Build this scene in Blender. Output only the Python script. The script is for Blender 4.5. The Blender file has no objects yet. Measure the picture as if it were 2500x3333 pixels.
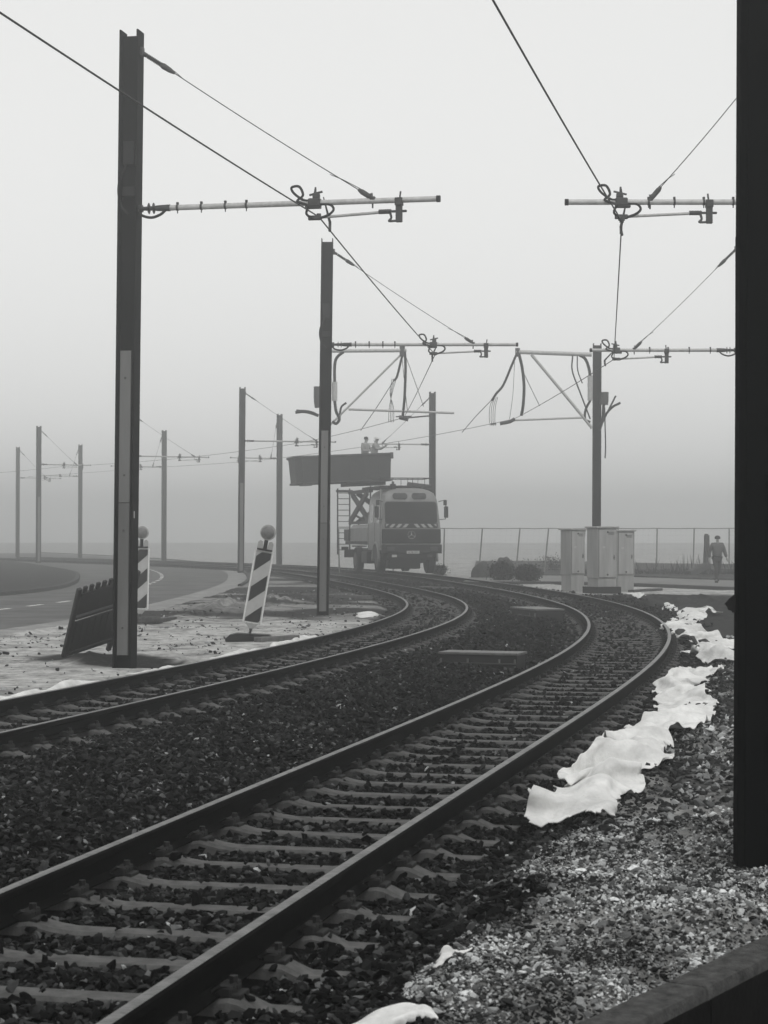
import bpy, bmesh, math, random
import numpy as np
from mathutils import Vector, Matrix, noise

random.seed(7); rng = np.random.default_rng(7)
S = bpy.context.scene
COL = S.collection
R = math.radians

# ---------------------------------------------------------------- camera, sky, sun, exposure
EYE = 1.75
cd = bpy.data.cameras.new('camera'); cam = bpy.data.objects.new('camera', cd); COL.objects.link(cam)
cam.location = (0, 0, EYE); cam.rotation_euler = (R(90), 0, 0)
cd.sensor_fit = 'AUTO'; cd.sensor_width = 36.0
cd.lens = 6500 / 3333 * 36.0
cd.shift_y = (1738 - 1666.5) / 3333
cd.clip_start = 0.1; cd.clip_end = 2000
cd.dof.use_dof = True; cd.dof.focus_distance = 34.0; cd.dof.aperture_fstop = 11.0
S.camera = cam

SUN_EL, SUN_AZ = R(58), R(150)
SKY_LOW, SKY_HIGH = 1.37, .82
w = bpy.data.worlds.new('World'); S.world = w; w.use_nodes = True
nt = w.node_tree; nt.nodes.clear()
out = nt.nodes.new('ShaderNodeOutputWorld'); bg = nt.nodes.new('ShaderNodeBackground')
sky = nt.nodes.new('ShaderNodeTexSky'); sky.sky_type = 'NISHITA'; sky.sun_disc = False
sky.sun_elevation = SUN_EL; sky.sun_rotation = SUN_AZ; sky.dust_density = 8.0; sky.air_density = 1.0
bw = nt.nodes.new('ShaderNodeRGBToBW')
flat = nt.nodes.new('ShaderNodeMix'); flat.data_type = 'RGBA'; flat.inputs[0].default_value = 0.8   # an overcast sky: nearly even grey
flat.inputs[7].default_value = (5.5, 5.52, 5.46, 1)
nt.links.new(sky.outputs[0], bw.inputs[0]); nt.links.new(bw.outputs[0], flat.inputs[6])
tcw = nt.nodes.new('ShaderNodeTexCoord'); sx = nt.nodes.new('ShaderNodeSeparateXYZ'); ov = nt.nodes.new('ShaderNodeMapRange')   # brighter towards the horizon, zenith dimmed to keep light off the ground
ov.inputs[1].default_value = 0.0; ov.inputs[2].default_value = 1.0; ov.inputs[3].default_value = SKY_LOW; ov.inputs[4].default_value = SKY_HIGH
mul = nt.nodes.new('ShaderNodeMix'); mul.data_type = 'RGBA'; mul.blend_type = 'MULTIPLY'; mul.inputs[0].default_value = 1
nt.links.new(tcw.outputs['Generated'], sx.inputs[0]); nt.links.new(sx.outputs[2], ov.inputs[0])
nt.links.new(flat.outputs[2], mul.inputs[6]); nt.links.new(ov.outputs[0], mul.inputs[7]); nt.links.new(mul.outputs[2], bg.inputs[0]); bg.inputs[1].default_value = 0.15
nt.links.new(bg.outputs[0], out.inputs[0])
sl = bpy.data.lights.new('sun', 'SUN'); sl.energy = 0.5; sl.angle = R(60); sl.color = (1, .985, .96)
so = bpy.data.objects.new('sun', sl); COL.objects.link(so)
sdir = Vector((math.sin(SUN_AZ) * math.cos(SUN_EL), math.cos(SUN_AZ) * math.cos(SUN_EL), math.sin(SUN_EL)))
so.rotation_euler = (-sdir).to_track_quat('-Z', 'Y').to_euler()
S.view_settings.view_transform = 'Standard'; S.view_settings.look = 'None'
S.view_settings.exposure = 0.0; S.view_settings.gamma = 1.0
S.cycles.volume_bounces = 6; S.cycles.max_bounces = 10
HAZE_DENSITY = 0.0060

# ---------------------------------------------------------------- helpers
FP, CX, HY = 4313.4, 829.5, 1153.3
def U(px, py, z=0.0):                       # a ground point measured on the photograph
    Y = FP * (EYE - z) / (py - HY); return Vector(((px - CX) / FP * Y, Y, z))
def P(px, py, Y):                           # a point at a known distance
    return Vector(((px - CX) / FP * Y, Y, EYE + (HY - py) * Y / FP))

def mat(name, col, rough=.7, var=0.0, vscale=8.0, bump=0.0, bscale=60.0, metal=0.0, spec=.35, dist=.01, streak=False):
    m = bpy.data.materials.new(name); m.use_nodes = True
    t = m.node_tree; b = t.nodes['Principled BSDF']
    c = (col, col * 1.0, col * .985) if not isinstance(col, tuple) else col
    b.inputs['Base Color'].default_value = (*c, 1); b.inputs['Roughness'].default_value = rough
    b.inputs['Metallic'].default_value = metal; b.inputs['Specular IOR Level'].default_value = spec
    if var or bump:
        tc = t.nodes.new('ShaderNodeTexCoord'); mp = t.nodes.new('ShaderNodeMapping')
        if streak: mp.inputs['Scale'].default_value = (1, 1, .12)
        t.links.new(tc.outputs['Object'], mp.inputs[0])
    if var:
        n = t.nodes.new('ShaderNodeTexNoise'); n.inputs['Scale'].default_value = vscale; n.inputs['Detail'].default_value = 6
        n.inputs['Roughness'].default_value = .65
        t.links.new(mp.outputs[0], n.inputs['Vector'])
        r = t.nodes.new('ShaderNodeValToRGB'); e = r.color_ramp.elements
        e[0].position = .3; e[1].position = .7
        e[0].color = (*[x * (1 - var) for x in c], 1); e[1].color = (*[min(1, x * (1 + var)) for x in c], 1)
        t.links.new(n.outputs['Fac'], r.inputs[0]); t.links.new(r.outputs[0], b.inputs['Base Color'])
    if bump:
        n = t.nodes.new('ShaderNodeTexNoise'); n.inputs['Scale'].default_value = bscale; n.inputs['Detail'].default_value = 5
        t.links.new(mp.outputs[0], n.inputs['Vector'])
        bp = t.nodes.new('ShaderNodeBump'); bp.inputs['Strength'].default_value = bump; bp.inputs['Distance'].default_value = dist
        t.links.new(n.outputs['Fac'], bp.inputs['Height']); t.links.new(bp.outputs[0], b.inputs['Normal'])
    return m

M = dict(
    mast=mat('mast_steel', .007, .8, spec=.08, var=.35, vscale=3, bump=.15, bscale=40, streak=True),
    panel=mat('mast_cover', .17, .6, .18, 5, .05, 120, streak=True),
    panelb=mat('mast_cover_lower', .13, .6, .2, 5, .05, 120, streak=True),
    galv=mat('galvanised_tube', .5, .42, .2, 14, metal=.15, spec=.5),
    galvdull=mat('dull_galvanised', .2, .6, .2, 10, metal=.1),
    fitting=mat('cast_fitting', .06, .5, .3, 30, .2, 80, metal=.3),
    black=mat('black_rubber', .008, .6, .3, 20),
    cable=mat('cable_jacket', .006, .5),
    rail=mat('rail_steel', .004, .85, .4, 9, .2, 70, spec=.03),
    railtop=mat('rail_running_surface', .11, .36, .8, 7, .25, 50, metal=.6),
    sleeper=mat('sleeper_concrete', .10, .85, .42, 11, .35, 90, spec=.15),
    clip=mat('fastening_iron', .01, .7, .3, 30),
    white=mat('white_reflective', .42, .5, .08, 8),
    whiteb=mat('white_edge', .72, .5, .12, 20),
    stripe=mat('stripe_film', .018, .5, .2, 8),
    lens=mat('lamp_lens', .13, .12, .3, 25, .3, 60, spec=.7),
    housing=mat('lamp_housing', .33, .4, .2, 20),
    barrier=mat('barrier_plastic', .022, .5, .3, 4, .1, 30),
    truck=mat('truck_paint', .2, .35, .28, 2.2, .02, 20, spec=.5),
    truckdk=mat('truck_dark', .008, .55, .3, 6),
    tarp=mat('platform_side', .03, .7, .15, 2.0, .1, 6),
    glass=mat('windscreen', .008, .12, spec=.25),
    glasslt=mat('side_glass', .22, .1, spec=.8),
    tyre=mat('tyre_rubber', .012, .85, .2, 12),
    chrome=mat('bright_metal', .5, .25, metal=.8),
    plate=mat('number_plate', .5, .5),
    cab=mat('cabinet_shell', .31, .6, .25, 4, .03, 40, streak=True),
    cabd=mat('cabinet_door', .34, .55, .22, 6, .03, 60, streak=True),
    seam=mat('dark_gap', .02, .8),
    kerb=mat('kerb_concrete', .065, .9, .6, 18, .9, 90, spec=.1),
    asphalt=mat('asphalt', .10, .8, .45, .7, .3, 200, spec=.15),
    dust=mat('dusty_asphalt', .26, .9, .4, 1.6, .2, 120, spec=.1),
    paint=mat('road_paint', .7, .6, .15, 8),
    grass=mat('short_grass', .04, .95, .5, 6, .8, 30, spec=.05),
    path=mat('path_paving', .2, .85, .2, .8, .2, 50, spec=.1),
    wood=mat('weathered_wood', .07, .85, .4, 9, .3, 40, spec=.1),
    woodlt=mat('pale_plank', .13, .85, .35, 9, .3, 40, spec=.1),
    pillar=mat('pillar_paint', (.003, .0036, .0038), .95, .25, 2, spec=.02, streak=True),
    leaf=mat('shrub_leaf', .03, .8, .5, 7, spec=.1),
    rock=mat('boulder', .06, .9, .35, 3, .6, 14, spec=.1),
    skin=mat('skin', .3, .6), coat=mat('pale_work_jacket', .34, .8, .15, 6), coatdk=mat('grey_jacket', .10, .85, .2, 6),
    trouser=mat('dark_trousers', .045, .9), helmet=mat('white_helmet', .75, .35), hair=mat('dark_cap', .02, .8), boot=mat('boots', .01, .7),
    cloth=mat('geotextile', .74, .95, .22, 4.5, .5, 28, spec=.05, dist=.02),
    lid=mat('chamber_lid', .12, .5, .3, 10, .1, 60), chamber=mat('chamber_plastic', .016, .6, .2, 6),
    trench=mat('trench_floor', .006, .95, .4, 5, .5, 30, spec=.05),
)

class MB:
    def __init__(s): s.v = []; s.f = []; s.m = []
    def add(s, vs, fs, m=0, X=None):
        o = len(s.v)
        s.v += [tuple(X @ Vector(p)) if X is not None else tuple(p) for p in vs]
        for f in fs: s.f.append([i + o for i in f]); s.m.append(m)
        return s
    def box(s, c, d, m=0, X=None, ch=0.0):
        x, y, z = d[0] / 2, d[1] / 2, d[2] / 2
        if ch <= 0:
            vs = [(c[0] + a * x, c[1] + b * y, c[2] + e * z) for a in (-1, 1) for b in (-1, 1) for e in (-1, 1)]
            fs = [(0, 1, 3, 2), (4, 6, 7, 5), (0, 4, 5, 1), (2, 3, 7, 6), (0, 2, 6, 4), (1, 5, 7, 3)]
            return s.add(vs, fs, m, X)
        bm = bmesh.new(); bmesh.ops.create_cube(bm, size=1)
        for v in bm.verts: v.co = Vector((c[0] + v.co.x * d[0], c[1] + v.co.y * d[1], c[2] + v.co.z * d[2]))
        bmesh.ops.bevel(bm, geom=list(bm.edges), offset=ch, segments=2, affect='EDGES', profile=.5)
        bm.verts.index_update(); vs = [tuple(v.co) for v in bm.verts]; fs = [[v.index for v in f.verts] for f in bm.faces]; bm.free()
        return s.add(vs, fs, m, X)
    def prism(s, poly, a, b, m=0, X=None, axis='y'):      # poly in the plane, extruded a..b along axis
        n = len(poly)
        mk = {'y': lambda p, t: (p[0], t, p[1]), 'z': lambda p, t: (p[0], p[1], t), 'x': lambda p, t: (t, p[0], p[1])}[axis]
        vs = [mk(p, a) for p in poly] + [mk(p, b) for p in poly]
        fs = [list(range(n)), list(range(2 * n - 1, n - 1, -1))] + [(i, i + n, (i + 1) % n + n, (i + 1) % n) for i in range(n)]
        return s.add(vs, fs, m, X)
    def tube(s, pts, r, n=8, m=0, X=None, caps=True):
        pts = [Vector(p) for p in pts]; k = len(pts)
        rr = r if isinstance(r, (list, tuple)) else [r] * k
        t0 = (pts[1] - pts[0]).normalized()
        u = t0.orthogonal().normalized(); vs = []
        for i in range(k):
            t = ((pts[min(i + 1, k - 1)] - pts[i]).normalized() + (pts[i] - pts[max(i - 1, 0)]).normalized())
            t = t.normalized() if t.length > 1e-9 else t0
            u = (u - t * u.dot(t)).normalized(); v = t.cross(u)
            for j in range(n):
                a = 2 * math.pi * j / n; vs.append(pts[i] + (u * math.cos(a) + v * math.sin(a)) * rr[i])
        fs = [(i * n + j, i * n + (j + 1) % n, (i + 1) * n + (j + 1) % n, (i + 1) * n + j) for i in range(k - 1) for j in range(n)]
        if caps: fs += [list(range(n - 1, -1, -1)), list(range((k - 1) * n, k * n))]
        return s.add(vs, fs, m, X)
    def build(s, name, mats, parent=None, smooth=False, loc=None, auto=None):
        me = bpy.data.meshes.new(name); me.from_pydata(s.v, [], s.f)
        for x in (mats if isinstance(mats, list) else [mats]): me.materials.append(x)
        me.polygons.foreach_set('material_index', s.m)
        bm = bmesh.new(); bm.from_mesh(me); bmesh.ops.recalc_face_normals(bm, faces=bm.faces); bm.to_mesh(me); bm.free()
        if smooth: me.polygons.foreach_set('use_smooth', [True] * len(me.polygons))
        if auto: me.set_sharp_from_angle(angle=R(auto))
        o = bpy.data.objects.new(name, me); COL.objects.link(o)
        if parent: o.parent = parent
        if loc is not None: o.location = loc
        return o

def tag(o, label=None, cat=None, group=None, kind=None):
    if label: o['label'] = label
    if cat: o['category'] = cat
    if group: o['group'] = group
    if kind: o['kind'] = kind
    return o
def thing(name, label, cat, loc=(0, 0, 0), rot=(0, 0, 0), group=None):
    o = bpy.data.objects.new(name, None); COL.objects.link(o); o.location = loc; o.rotation_euler = rot
    o.empty_display_size = .2
    return tag(o, label, cat, group)
def spline(pts, n=8):
    pts = [Vector(p) for p in pts]; q = [pts[0] * 2 - pts[1]] + pts + [pts[-1] * 2 - pts[-2]]; o = []
    for i in range(1, len(q) - 2):
        a, b, c, d = q[i - 1:i + 3]
        for k in range(n):
            t = k / n
            o.append(.5 * ((2 * b) + (c - a) * t + (2 * a - 5 * b + 4 * c - d) * t * t + (3 * b - a - 3 * c + d) * t ** 3))
    return o + [pts[-1]]

# ---------------------------------------------------------------- the two curved track lines (plan)
def curve(p, L, ds=.25):
    kn = p[3:]; s = np.arange(0, L, ds); kk = np.interp(s, np.linspace(0, L, len(kn)), kn)
    th = p[2] + np.concatenate([[0], np.cumsum((kk[1:] + kk[:-1]) / 2 * ds)])
    x = p[0] + np.concatenate([[0], np.cumsum(np.sin(th[:-1]) * ds)]); y = p[1] + np.concatenate([[0], np.cumsum(np.cos(th[:-1]) * ds)])
    return x, y, th, s
TR = curve([-3.1985, -0.6488, 0.214, 0.0013, 0.0022, -0.0036, -0.0107, -0.0113, -0.0067, -0.0027, -0.0028, -0.0074, -0.0108, -0.0093, -0.0054, -0.0011, 0.0031, 0.0074], 150)
TL = curve([-6.5171, 5.9051, 0.2735, -0.0023, -0.0022, -0.004, -0.0106, -0.0156, -0.0077, -0.0007, -0.0022, -0.0083, -0.0117, -0.0097, -0.0054, -0.0008, 0.0038, 0.0084], 140)
GAUGE = 1.33
def lat(px, py, T):                          # signed offset from a track's centre (right positive) and distance along it
    d = np.empty(len(px)); sa = np.empty(len(px)); tx, ty = T[0][::2], T[1][::2]; th, ss = T[2][::2], T[3][::2]
    for a in range(0, len(px), 20000):
        X = px[a:a + 20000, None] - tx; Y = py[a:a + 20000, None] - ty
        i = (X * X + Y * Y).argmin(1); k = np.arange(len(i))
        d[a:a + 20000] = X[k, i] * np.cos(th[i]) - Y[k, i] * np.sin(th[i])
        sa[a:a + 20000] = ss[i] + X[k, i] * np.sin(th[i]) + Y[k, i] * np.cos(th[i])
    return d, sa
def vnoise(x, y, sc, seed=0):                # smooth value noise on a turned lattice, vectorised, 0..1
    x, y = np.asarray(x, float), np.asarray(y, float); ca, sa_ = math.cos(.6 + seed * 1.7), math.sin(.6 + seed * 1.7)
    x, y = (x * ca - y * sa_) * sc + seed * 17.3, (x * sa_ + y * ca) * sc + seed * 9.7
    xi = np.floor(x).astype(np.int64); yi = np.floor(y).astype(np.int64); fx = x - xi; fy = y - yi
    h = lambda a, b: ((np.sin(a * 127.1 + b * 311.7 + seed * 74.7) * 43758.5453) % 1.0)
    fx = fx * fx * (3 - 2 * fx); fy = fy * fy * (3 - 2 * fy)
    return (h(xi, yi) * (1 - fx) + h(xi + 1, yi) * fx) * (1 - fy) + (h(xi, yi + 1) * (1 - fx) + h(xi + 1, yi + 1) * fx) * fy
def sstep(a, b, x): t = np.clip((x - a) / (b - a), 0, 1); return t * t * (3 - 2 * t)
def in_poly(x, y, poly):
    c = np.zeros(len(x), bool); n = len(poly)
    for i in range(n):
        x0, y0 = poly[i][0], poly[i][1]; x1, y1 = poly[(i + 1) % n][0], poly[(i + 1) % n][1]
        c ^= ((y0 > y) != (y1 > y)) & (x < (x1 - x0) * (y - y0) / (y1 - y0 + 1e-12) + x0)
    return c

# kerb line at the bottom right, beyond it a dark trench
K0, KD = np.array([.515, 6.55]), np.array([.93, 1.5]) / math.hypot(.93, 1.5)
def kerb_off(x, y): return (x - K0[0]) * KD[1] - (y - K0[1]) * KD[0]
# road edges (plan): outer edge along the works, inner edge along the island
RO = [(-7.6, 28), (-6.6, 34.3), (-5.75, 40), (-5.25, 46), (-5.0, 52), (-4.85, 60), (-4.95, 70), (-5.5, 80), (-6.7, 93), (-9.4, 112), (-14, 132), (-21, 155), (-32, 185)]
RI = [(-17, 28), (-14.6, 38), (-12.4, 47), (-10.8, 56.3), (-10.3, 62), (-10.6, 68), (-11.6, 76), (-13.6, 88), (-17.5, 103), (-23, 122), (-31, 145), (-43, 172)]
RO = [(p.x, p.y) for p in spline([(a, b, 0) for a, b in RO], 6)]
RI = [(p.x, p.y) for p in spline([(a, b, 0) for a, b in RI], 6)]
ROAD = RO + RI[::-1]

def ground_z(x, y):
    x = np.asarray(x, float); y = np.asarray(y, float)
    dL, _ = lat(x, y, TL); dR, _ = lat(x, y, TR)
    n1 = vnoise(x, y, 1.1, 1) - .5; n2 = vnoise(x, y, 4.0, 2) - .5; n3 = vnoise(x, y, 11.0, 3) - .5
    bed = sstep(-1.35, -1.0, dL) * (1 - sstep(1.15, 1.5, dR))
    h = .02 + .05 * n1 + .016 * n2 + .010 * n3
    hb = -.055 + .02 * n2
    mid = sstep(1.0, 1.5, dL) * (1 - sstep(-1.5, -1.0, dR))
    hb = hb + mid * (.06 + .07 * n1)
    h = h * (1 - bed) + hb * bed
    side = sstep(1.3, 1.75, dR) * (1 - sstep(10.8, 12.2, y))               # heap of gravel beside the kerb
    h = h + side * (.075 + .06 * n1 + .05 * n2)
    far = sstep(45, 70, y); h = h * (1 - .7 * far)
    for (mx, my, rx, ry, hh) in MOUNDS: h = h + hh * np.exp(-((x - mx) / rx) ** 2 - ((y - my) / ry) ** 2) * (1 + .9 * n2 + 1.1 * n3)
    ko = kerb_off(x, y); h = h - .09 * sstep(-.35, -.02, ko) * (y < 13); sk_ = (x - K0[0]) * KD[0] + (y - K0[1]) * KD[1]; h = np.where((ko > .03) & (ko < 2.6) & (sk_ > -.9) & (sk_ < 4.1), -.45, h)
    inr = in_poly(x, y, ROAD); h = np.where(inr, -.03, h)
    h = np.where((x < -5) & ~inr & (y > 25) & (x < np.interp(y, [p[1] for p in RI], [p[0] for p in RI])), -.03, h)
    h = np.where((dR > 3.2) & (y > 62.5), -.02, h)
    return h
MOUNDS = [(-3.75, 46.5, .55, 3.0, .16), (-3.0, 50.5, .7, 3.5, .15), (-4.2, 41.5, .4, 2.0, .05), (-3.1, 27.2, .7, .8, -.10), (-4.0, 27.4, .35, .5, .10),
          (6.6, 50, 1.6, 4.5, .12), (8.6, 47, 1.5, 5, .14), (6.2, 42, .8, 3, .08), (1.75, 10.6, .35, .5, .05), (-2.0, 56, .8, 2.0, .06)]

# ---------------------------------------------------------------- ground sheet
def attr(me, name, val):
    a = me.attributes.new(name, 'FLOAT', 'POINT'); a.data.foreach_set('value', np.asarray(val, np.float32))
ys = np.concatenate([np.linspace(-25, 4, 12), 4.15 * np.exp(np.arange(0, 460) * .0082)]); ys = np.concatenate([ys[ys < 190], [220, 270, 330, 400]])
xc = np.concatenate([np.arange(-9, 9.01, .085)]); e = 9 + .1 * (np.exp(np.arange(1, 90) * .0905) - 1) / .09; e = e[e < 300]
xs = np.concatenate([-e[::-1], xc, e]); nx, ny = len(xs), len(ys)
GX, GY = [a.ravel() for a in np.meshgrid(xs, ys)]
GZ = ground_z(GX, GY)
idx = np.arange(nx * ny).reshape(ny, nx)
quads = np.stack([idx[:-1, :-1], idx[:-1, 1:], idx[1:, 1:], idx[1:, :-1]], -1).reshape(-1, 4)
def np_mesh(name, V, F, mats, smooth=True):
    me = bpy.data.meshes.new(name); k = F.shape[1]
    me.vertices.add(len(V)); me.vertices.foreach_set('co', np.asarray(V, np.float32).ravel())
    me.loops.add(F.size); me.loops.foreach_set('vertex_index', F.astype(np.int32).ravel())
    me.polygons.add(len(F)); me.polygons.foreach_set('loop_start', np.arange(0, F.size, k, dtype=np.int32))
    me.polygons.foreach_set('use_smooth', np.full(len(F), smooth)); me.update(calc_edges=True)
    for m in mats: me.materials.append(m)
    o = bpy.data.objects.new(name, me); COL.objects.link(o); return o

def ground_material():
    m = bpy.data.materials.new('site_ground'); m.use_nodes = True; t = m.node_tree; b = t.nodes['Principled BSDF']
    tc = t.nodes.new('ShaderNodeTexCoord')
    def ns(sc, det=6, ro=.6):
        n = t.nodes.new('ShaderNodeTexNoise'); n.inputs['Scale'].default_value = sc; n.inputs['Detail'].default_value = det; n.inputs['Roughness'].default_value = ro
        t.links.new(tc.outputs['Object'], n.inputs['Vector']); return n.outputs['Fac']
    def ramp(src, stops):
        r = t.nodes.new('ShaderNodeValToRGB'); e = r.color_ramp.elements
        while len(e) < len(stops): e.new(.5)
        for q, (p, c) in zip(e, stops): q.position = p; q.color = (c, c, c * .98, 1)
        t.links.new(src, r.inputs[0]); return r.outputs[0]
    def mix(f, a, c):
        x = t.nodes.new('ShaderNodeMix'); x.data_type = 'RGBA'; t.links.new(f, x.inputs[0]); t.links.new(a, x.inputs[6]); t.links.new(c, x.inputs[7]); return x.outputs[2]
    def at(n):
        a = t.nodes.new('ShaderNodeAttribute'); a.attribute_name = n; return a.outputs['Fac']
    light = ramp(ns(5.5, 9, .72), [(.33, .07), (.42, .32), (.53, .52), (.75, .66)])
    dark = ramp(ns(7, 8, .7), [(.35, .012), (.55, .03), (.68, .06), (.8, .16)])
    ball = ramp(ns(16, 8, .75), [(.38, .0015), (.5, .003), (.62, .008), (.74, .03)])
    patch = ramp(ns(1.1, 5, .6), [(.47, 0), (.62, .6)]); dirt = ramp(ns(9, 7, .7), [(.35, .03), (.6, .13), (.75, .3)])
    light = mix(patch, light, dirt)
    c = mix(at('dark'), light, dark); c = mix(at('ballast'), c, ball)
    t.links.new(c, b.inputs['Base Color']); b.inputs['Roughness'].default_value = .95; b.inputs['Specular IOR Level'].default_value = .08
    bp = t.nodes.new('ShaderNodeBump'); bp.inputs['Strength'].default_value = .7; bp.inputs['Distance'].default_value = .03
    t.links.new(ns(22, 7, .7), bp.inputs['Height']); t.links.new(bp.outputs[0], b.inputs['Normal'])
    return m
gdL, _ = lat(GX, GY, TL); gdR, _ = lat(GX, GY, TR)
nz = (vnoise(GX, GY, 2.2, 5) - .5) * .5 + (vnoise(GX, GY, 7, 6) - .5) * .25
ballast_w = sstep(-1.22, -1.08, gdL + nz * .5) * (1 - sstep(1.4, 1.6, gdR + nz))
nb = vnoise(GX, GY, .7, 8)
dk = np.zeros_like(GX)
dk = np.maximum(dk, sstep(.3, .62, np.exp(-((GX + 3.75) / 1.25) ** 2 - ((GY - 27.6 + .35 * (GX + 3.7)) / 1.25) ** 2) + nz * .6))         # dug soil round the near mast
dk = np.maximum(dk, (gdL < 0) * sstep(39.5, 41.5, GY + nz * 4) * (1 - .55 * sstep(.5, .75, vnoise(GX, GY, .55, 11))))
dk = np.maximum(dk, (gdR > 0) * sstep(11.2, 12.6, GY + nz * 2) * (1 - sstep(56, 58, GY)) * (.55 + .45 * sstep(.3, .6, nb)))
dk = np.where((gdR > 1.9) & (GY > 12) & (GY < 30), dk * (.6 + .4 * sstep(.35, .7, vnoise(GX, GY, 1.6, 41))), dk)
dk = np.maximum(dk, (gdR > 0) * sstep(30, 34, GY + nz * 4) * (1 - sstep(55.5, 57.5, GY + nz * 3)))
dk = np.maximum(dk, .45 * (gdR > 1.2) * (GY < 12))
g = np_mesh('ground', np.stack([GX, GY, GZ], 1), quads, [ground_material()])
attr(g.data, 'ballast', ballast_w); attr(g.data, 'dark', dk)
tag(g, 'construction site soil and ballast bed', kind='structure')
# ---------------------------------------------------------------- road, island, path
def ribbon(name, A, B, z, m, sub=6, kind='structure', skirt=0):
    n = min(len(A), len(B)); V = []; F = []
    for i in range(n):
        for k in range(sub + 1):
            t = k / sub; V.append((A[i][0] * (1 - t) + B[i][0] * t, A[i][1] * (1 - t) + B[i][1] * t, z))
    for i in range(n - 1):
        for k in range(sub): a = i * (sub + 1) + k; F.append((a, a + 1, a + sub + 2, a + sub + 1))
    o = np_mesh(name, np.array(V), np.array(F), [m]); tag(o, kind=kind); return o
def resample(L, n):
    L = np.array(L); d = np.concatenate([[0], np.cumsum(np.hypot(*np.diff(L, axis=0).T))]); t = np.linspace(0, d[-1], n)
    return np.stack([np.interp(t, d, L[:, 0]), np.interp(t, d, L[:, 1])], 1)
ro, ri = resample(RO, 120), resample(RI, 120)
def offset(L, d):
    L = np.array(L); t = np.gradient(L, axis=0); t /= np.hypot(t[:, 0], t[:, 1])[:, None]; return L + np.stack([t[:, 1], -t[:, 0]], 1) * d
ribbon('road', ro, ri, 0.0, M['asphalt'], 10)
ribbon('road_gutter', offset(ro, 0.05), offset(ro, -.75), 0.005, M['dust'], 2)
def kerb_strip(name, L, w, z0, z1, m):
    A, B = np.array(L), offset(L, w); V = []; F = []
    for a, b in zip(A, B): V += [(a[0], a[1], z0), (a[0], a[1], z1 - .02), (a[0] + (b[0] - a[0]) * .12, a[1] + (b[1] - a[1]) * .12, z1), (b[0], b[1], z1), (b[0], b[1], z0)]
    for i in range(len(A) - 1):
        for k in range(4): p = i * 5 + k; F.append((p, p + 1, p + 6, p + 5))
    o = np_mesh(name, np.array(V), np.array(F), [m], False); tag(o, kind='structure'); return o
kerb_strip('island_kerb', resample(RI[:62], 140), -.16, -.03, .125, M['kerb'])
ii = offset(resample(RI[:62], 140), -.16)
ribbon('grass_verge', ii, ii + np.array([-26, 4]), .115, M['grass'], 14)
# raised kerb round the outer road edge on the far side
kerb_strip('road_kerb', resample([p for p in RO if p[1] > 66], 80), .14, -.03, .08, M['kerb'])
# dashed centre line
cl = (resample(RO, 400) * .5 + resample(RI, 400) * .5)
q = MB()
cpts = spline([(-10.9, 38, 0), (-9.25, 44, 0), (-8.5, 49, 0), (-8.05, 54, 0), (-7.9, 60, 0), (-8.1, 68, 0), (-8.9, 80, 0), (-10.8, 94, 0), (-14, 110, 0), (-18.5, 126, 0), (-25, 145, 0)], 24)
dd = 0; seg = []
cp = resample([(p.x, p.y) for p in cpts], 1100)
step = math.hypot(*(cp[1] - cp[0]))
for i in range(1, len(cp) - 1):
    ph = (i * step) % 2.6
    if ph < 1.25:
        t = (cp[i + 1] - cp[i]) / step; n_ = np.array([t[1], -t[0]]) * .07; a, b = cp[i], cp[i + 1]
        q.add([(*(a - n_), .009), (*(a + n_), .009), (*(b + n_), .009), (*(b - n_), .009)], [(0, 1, 2, 3)])
tag(q.build('road_markings', M['paint']), kind='structure')
# path and kerb on the far right, in front of the site fence
pa = [U(x, y) for x, y in ((1000, 1262), (1210, 1262), (1380, 1266), (1590, 1275), (1900, 1286))]
near = resample([(p.x, p.y) for p in pa], 60); near = np.concatenate([near, [[24, 58], [40, 54]]])
kerb_strip('path_kerb', near, -.14, -.02, .10, mat('path_kerb_stone', .05, .9, .3, 6))
inn = offset(near, -.14)
pfar = inn + np.array([.8, 10.5])
ribbon('path', inn, pfar, .085, M['path'], 8)
kerb_strip('path_edge', pfar, -.12, 0.0, .16, mat('path_edge_stone', .07, .9, .3, 6))
ribbon('verge', offset(pfar, -.12), offset(pfar, -.12) + np.array([2, 40]), .14, M['grass'], 8)

# ---------------------------------------------------------------- rails and sleepers
def sweep(T, off, prof, s0, s1, ds=.5, org=(0, 0), mats=None):
    mb = MB(); ss = np.arange(s0, s1, ds); x = np.interp(ss, T[3], T[0]); y = np.interp(ss, T[3], T[1]); th = np.interp(ss, T[3], T[2])
    n = len(prof); V = []; F = []; mm = []
    for a, b, h in zip(x, y, th):
        for (u, z, _) in prof: V.append((a + (off + u) * math.cos(h) - org[0], b - (off + u) * math.sin(h) - org[1], z))
    for i in range(len(ss) - 1):
        for k in range(n): F.append((i * n + k, i * n + (k + 1) % n, (i + 1) * n + (k + 1) % n, (i + 1) * n + k)); mm.append(prof[k][2])
    F.append(list(range(n))); mm.append(0); F.append(list(range((len(ss) - 1) * n, len(ss) * n))); mm.append(0)
    mb.v, mb.f, mb.m = V, F, mm; return mb
PROF = [(-.068, .005, 0), (-.068, .014, 0), (-.012, .028, 0), (-.009, .098, 0), (-.034, .112, 0), (-.035, .138, 0), (-.026, .1485, 1), (-.012, .152, 1), (.012, .152, 1), (.026, .1485, 0),
        (.035, .138, 0), (.034, .112, 0), (.009, .098, 0), (.012, .028, 0), (.068, .014, 0), (.068, .005, 0)]
SP = [(-1.06, -.035), (-.90, -.034), (-.86, -.018), (-.81, .004), (-.77, .011), (-.735, .005), (-.59, .005), (-.555, .011), (-.51, .004), (-.44, -.012), (-.36, -.022)]
SP = SP + [(-a, b) for a, b in SP[::-1]]
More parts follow.
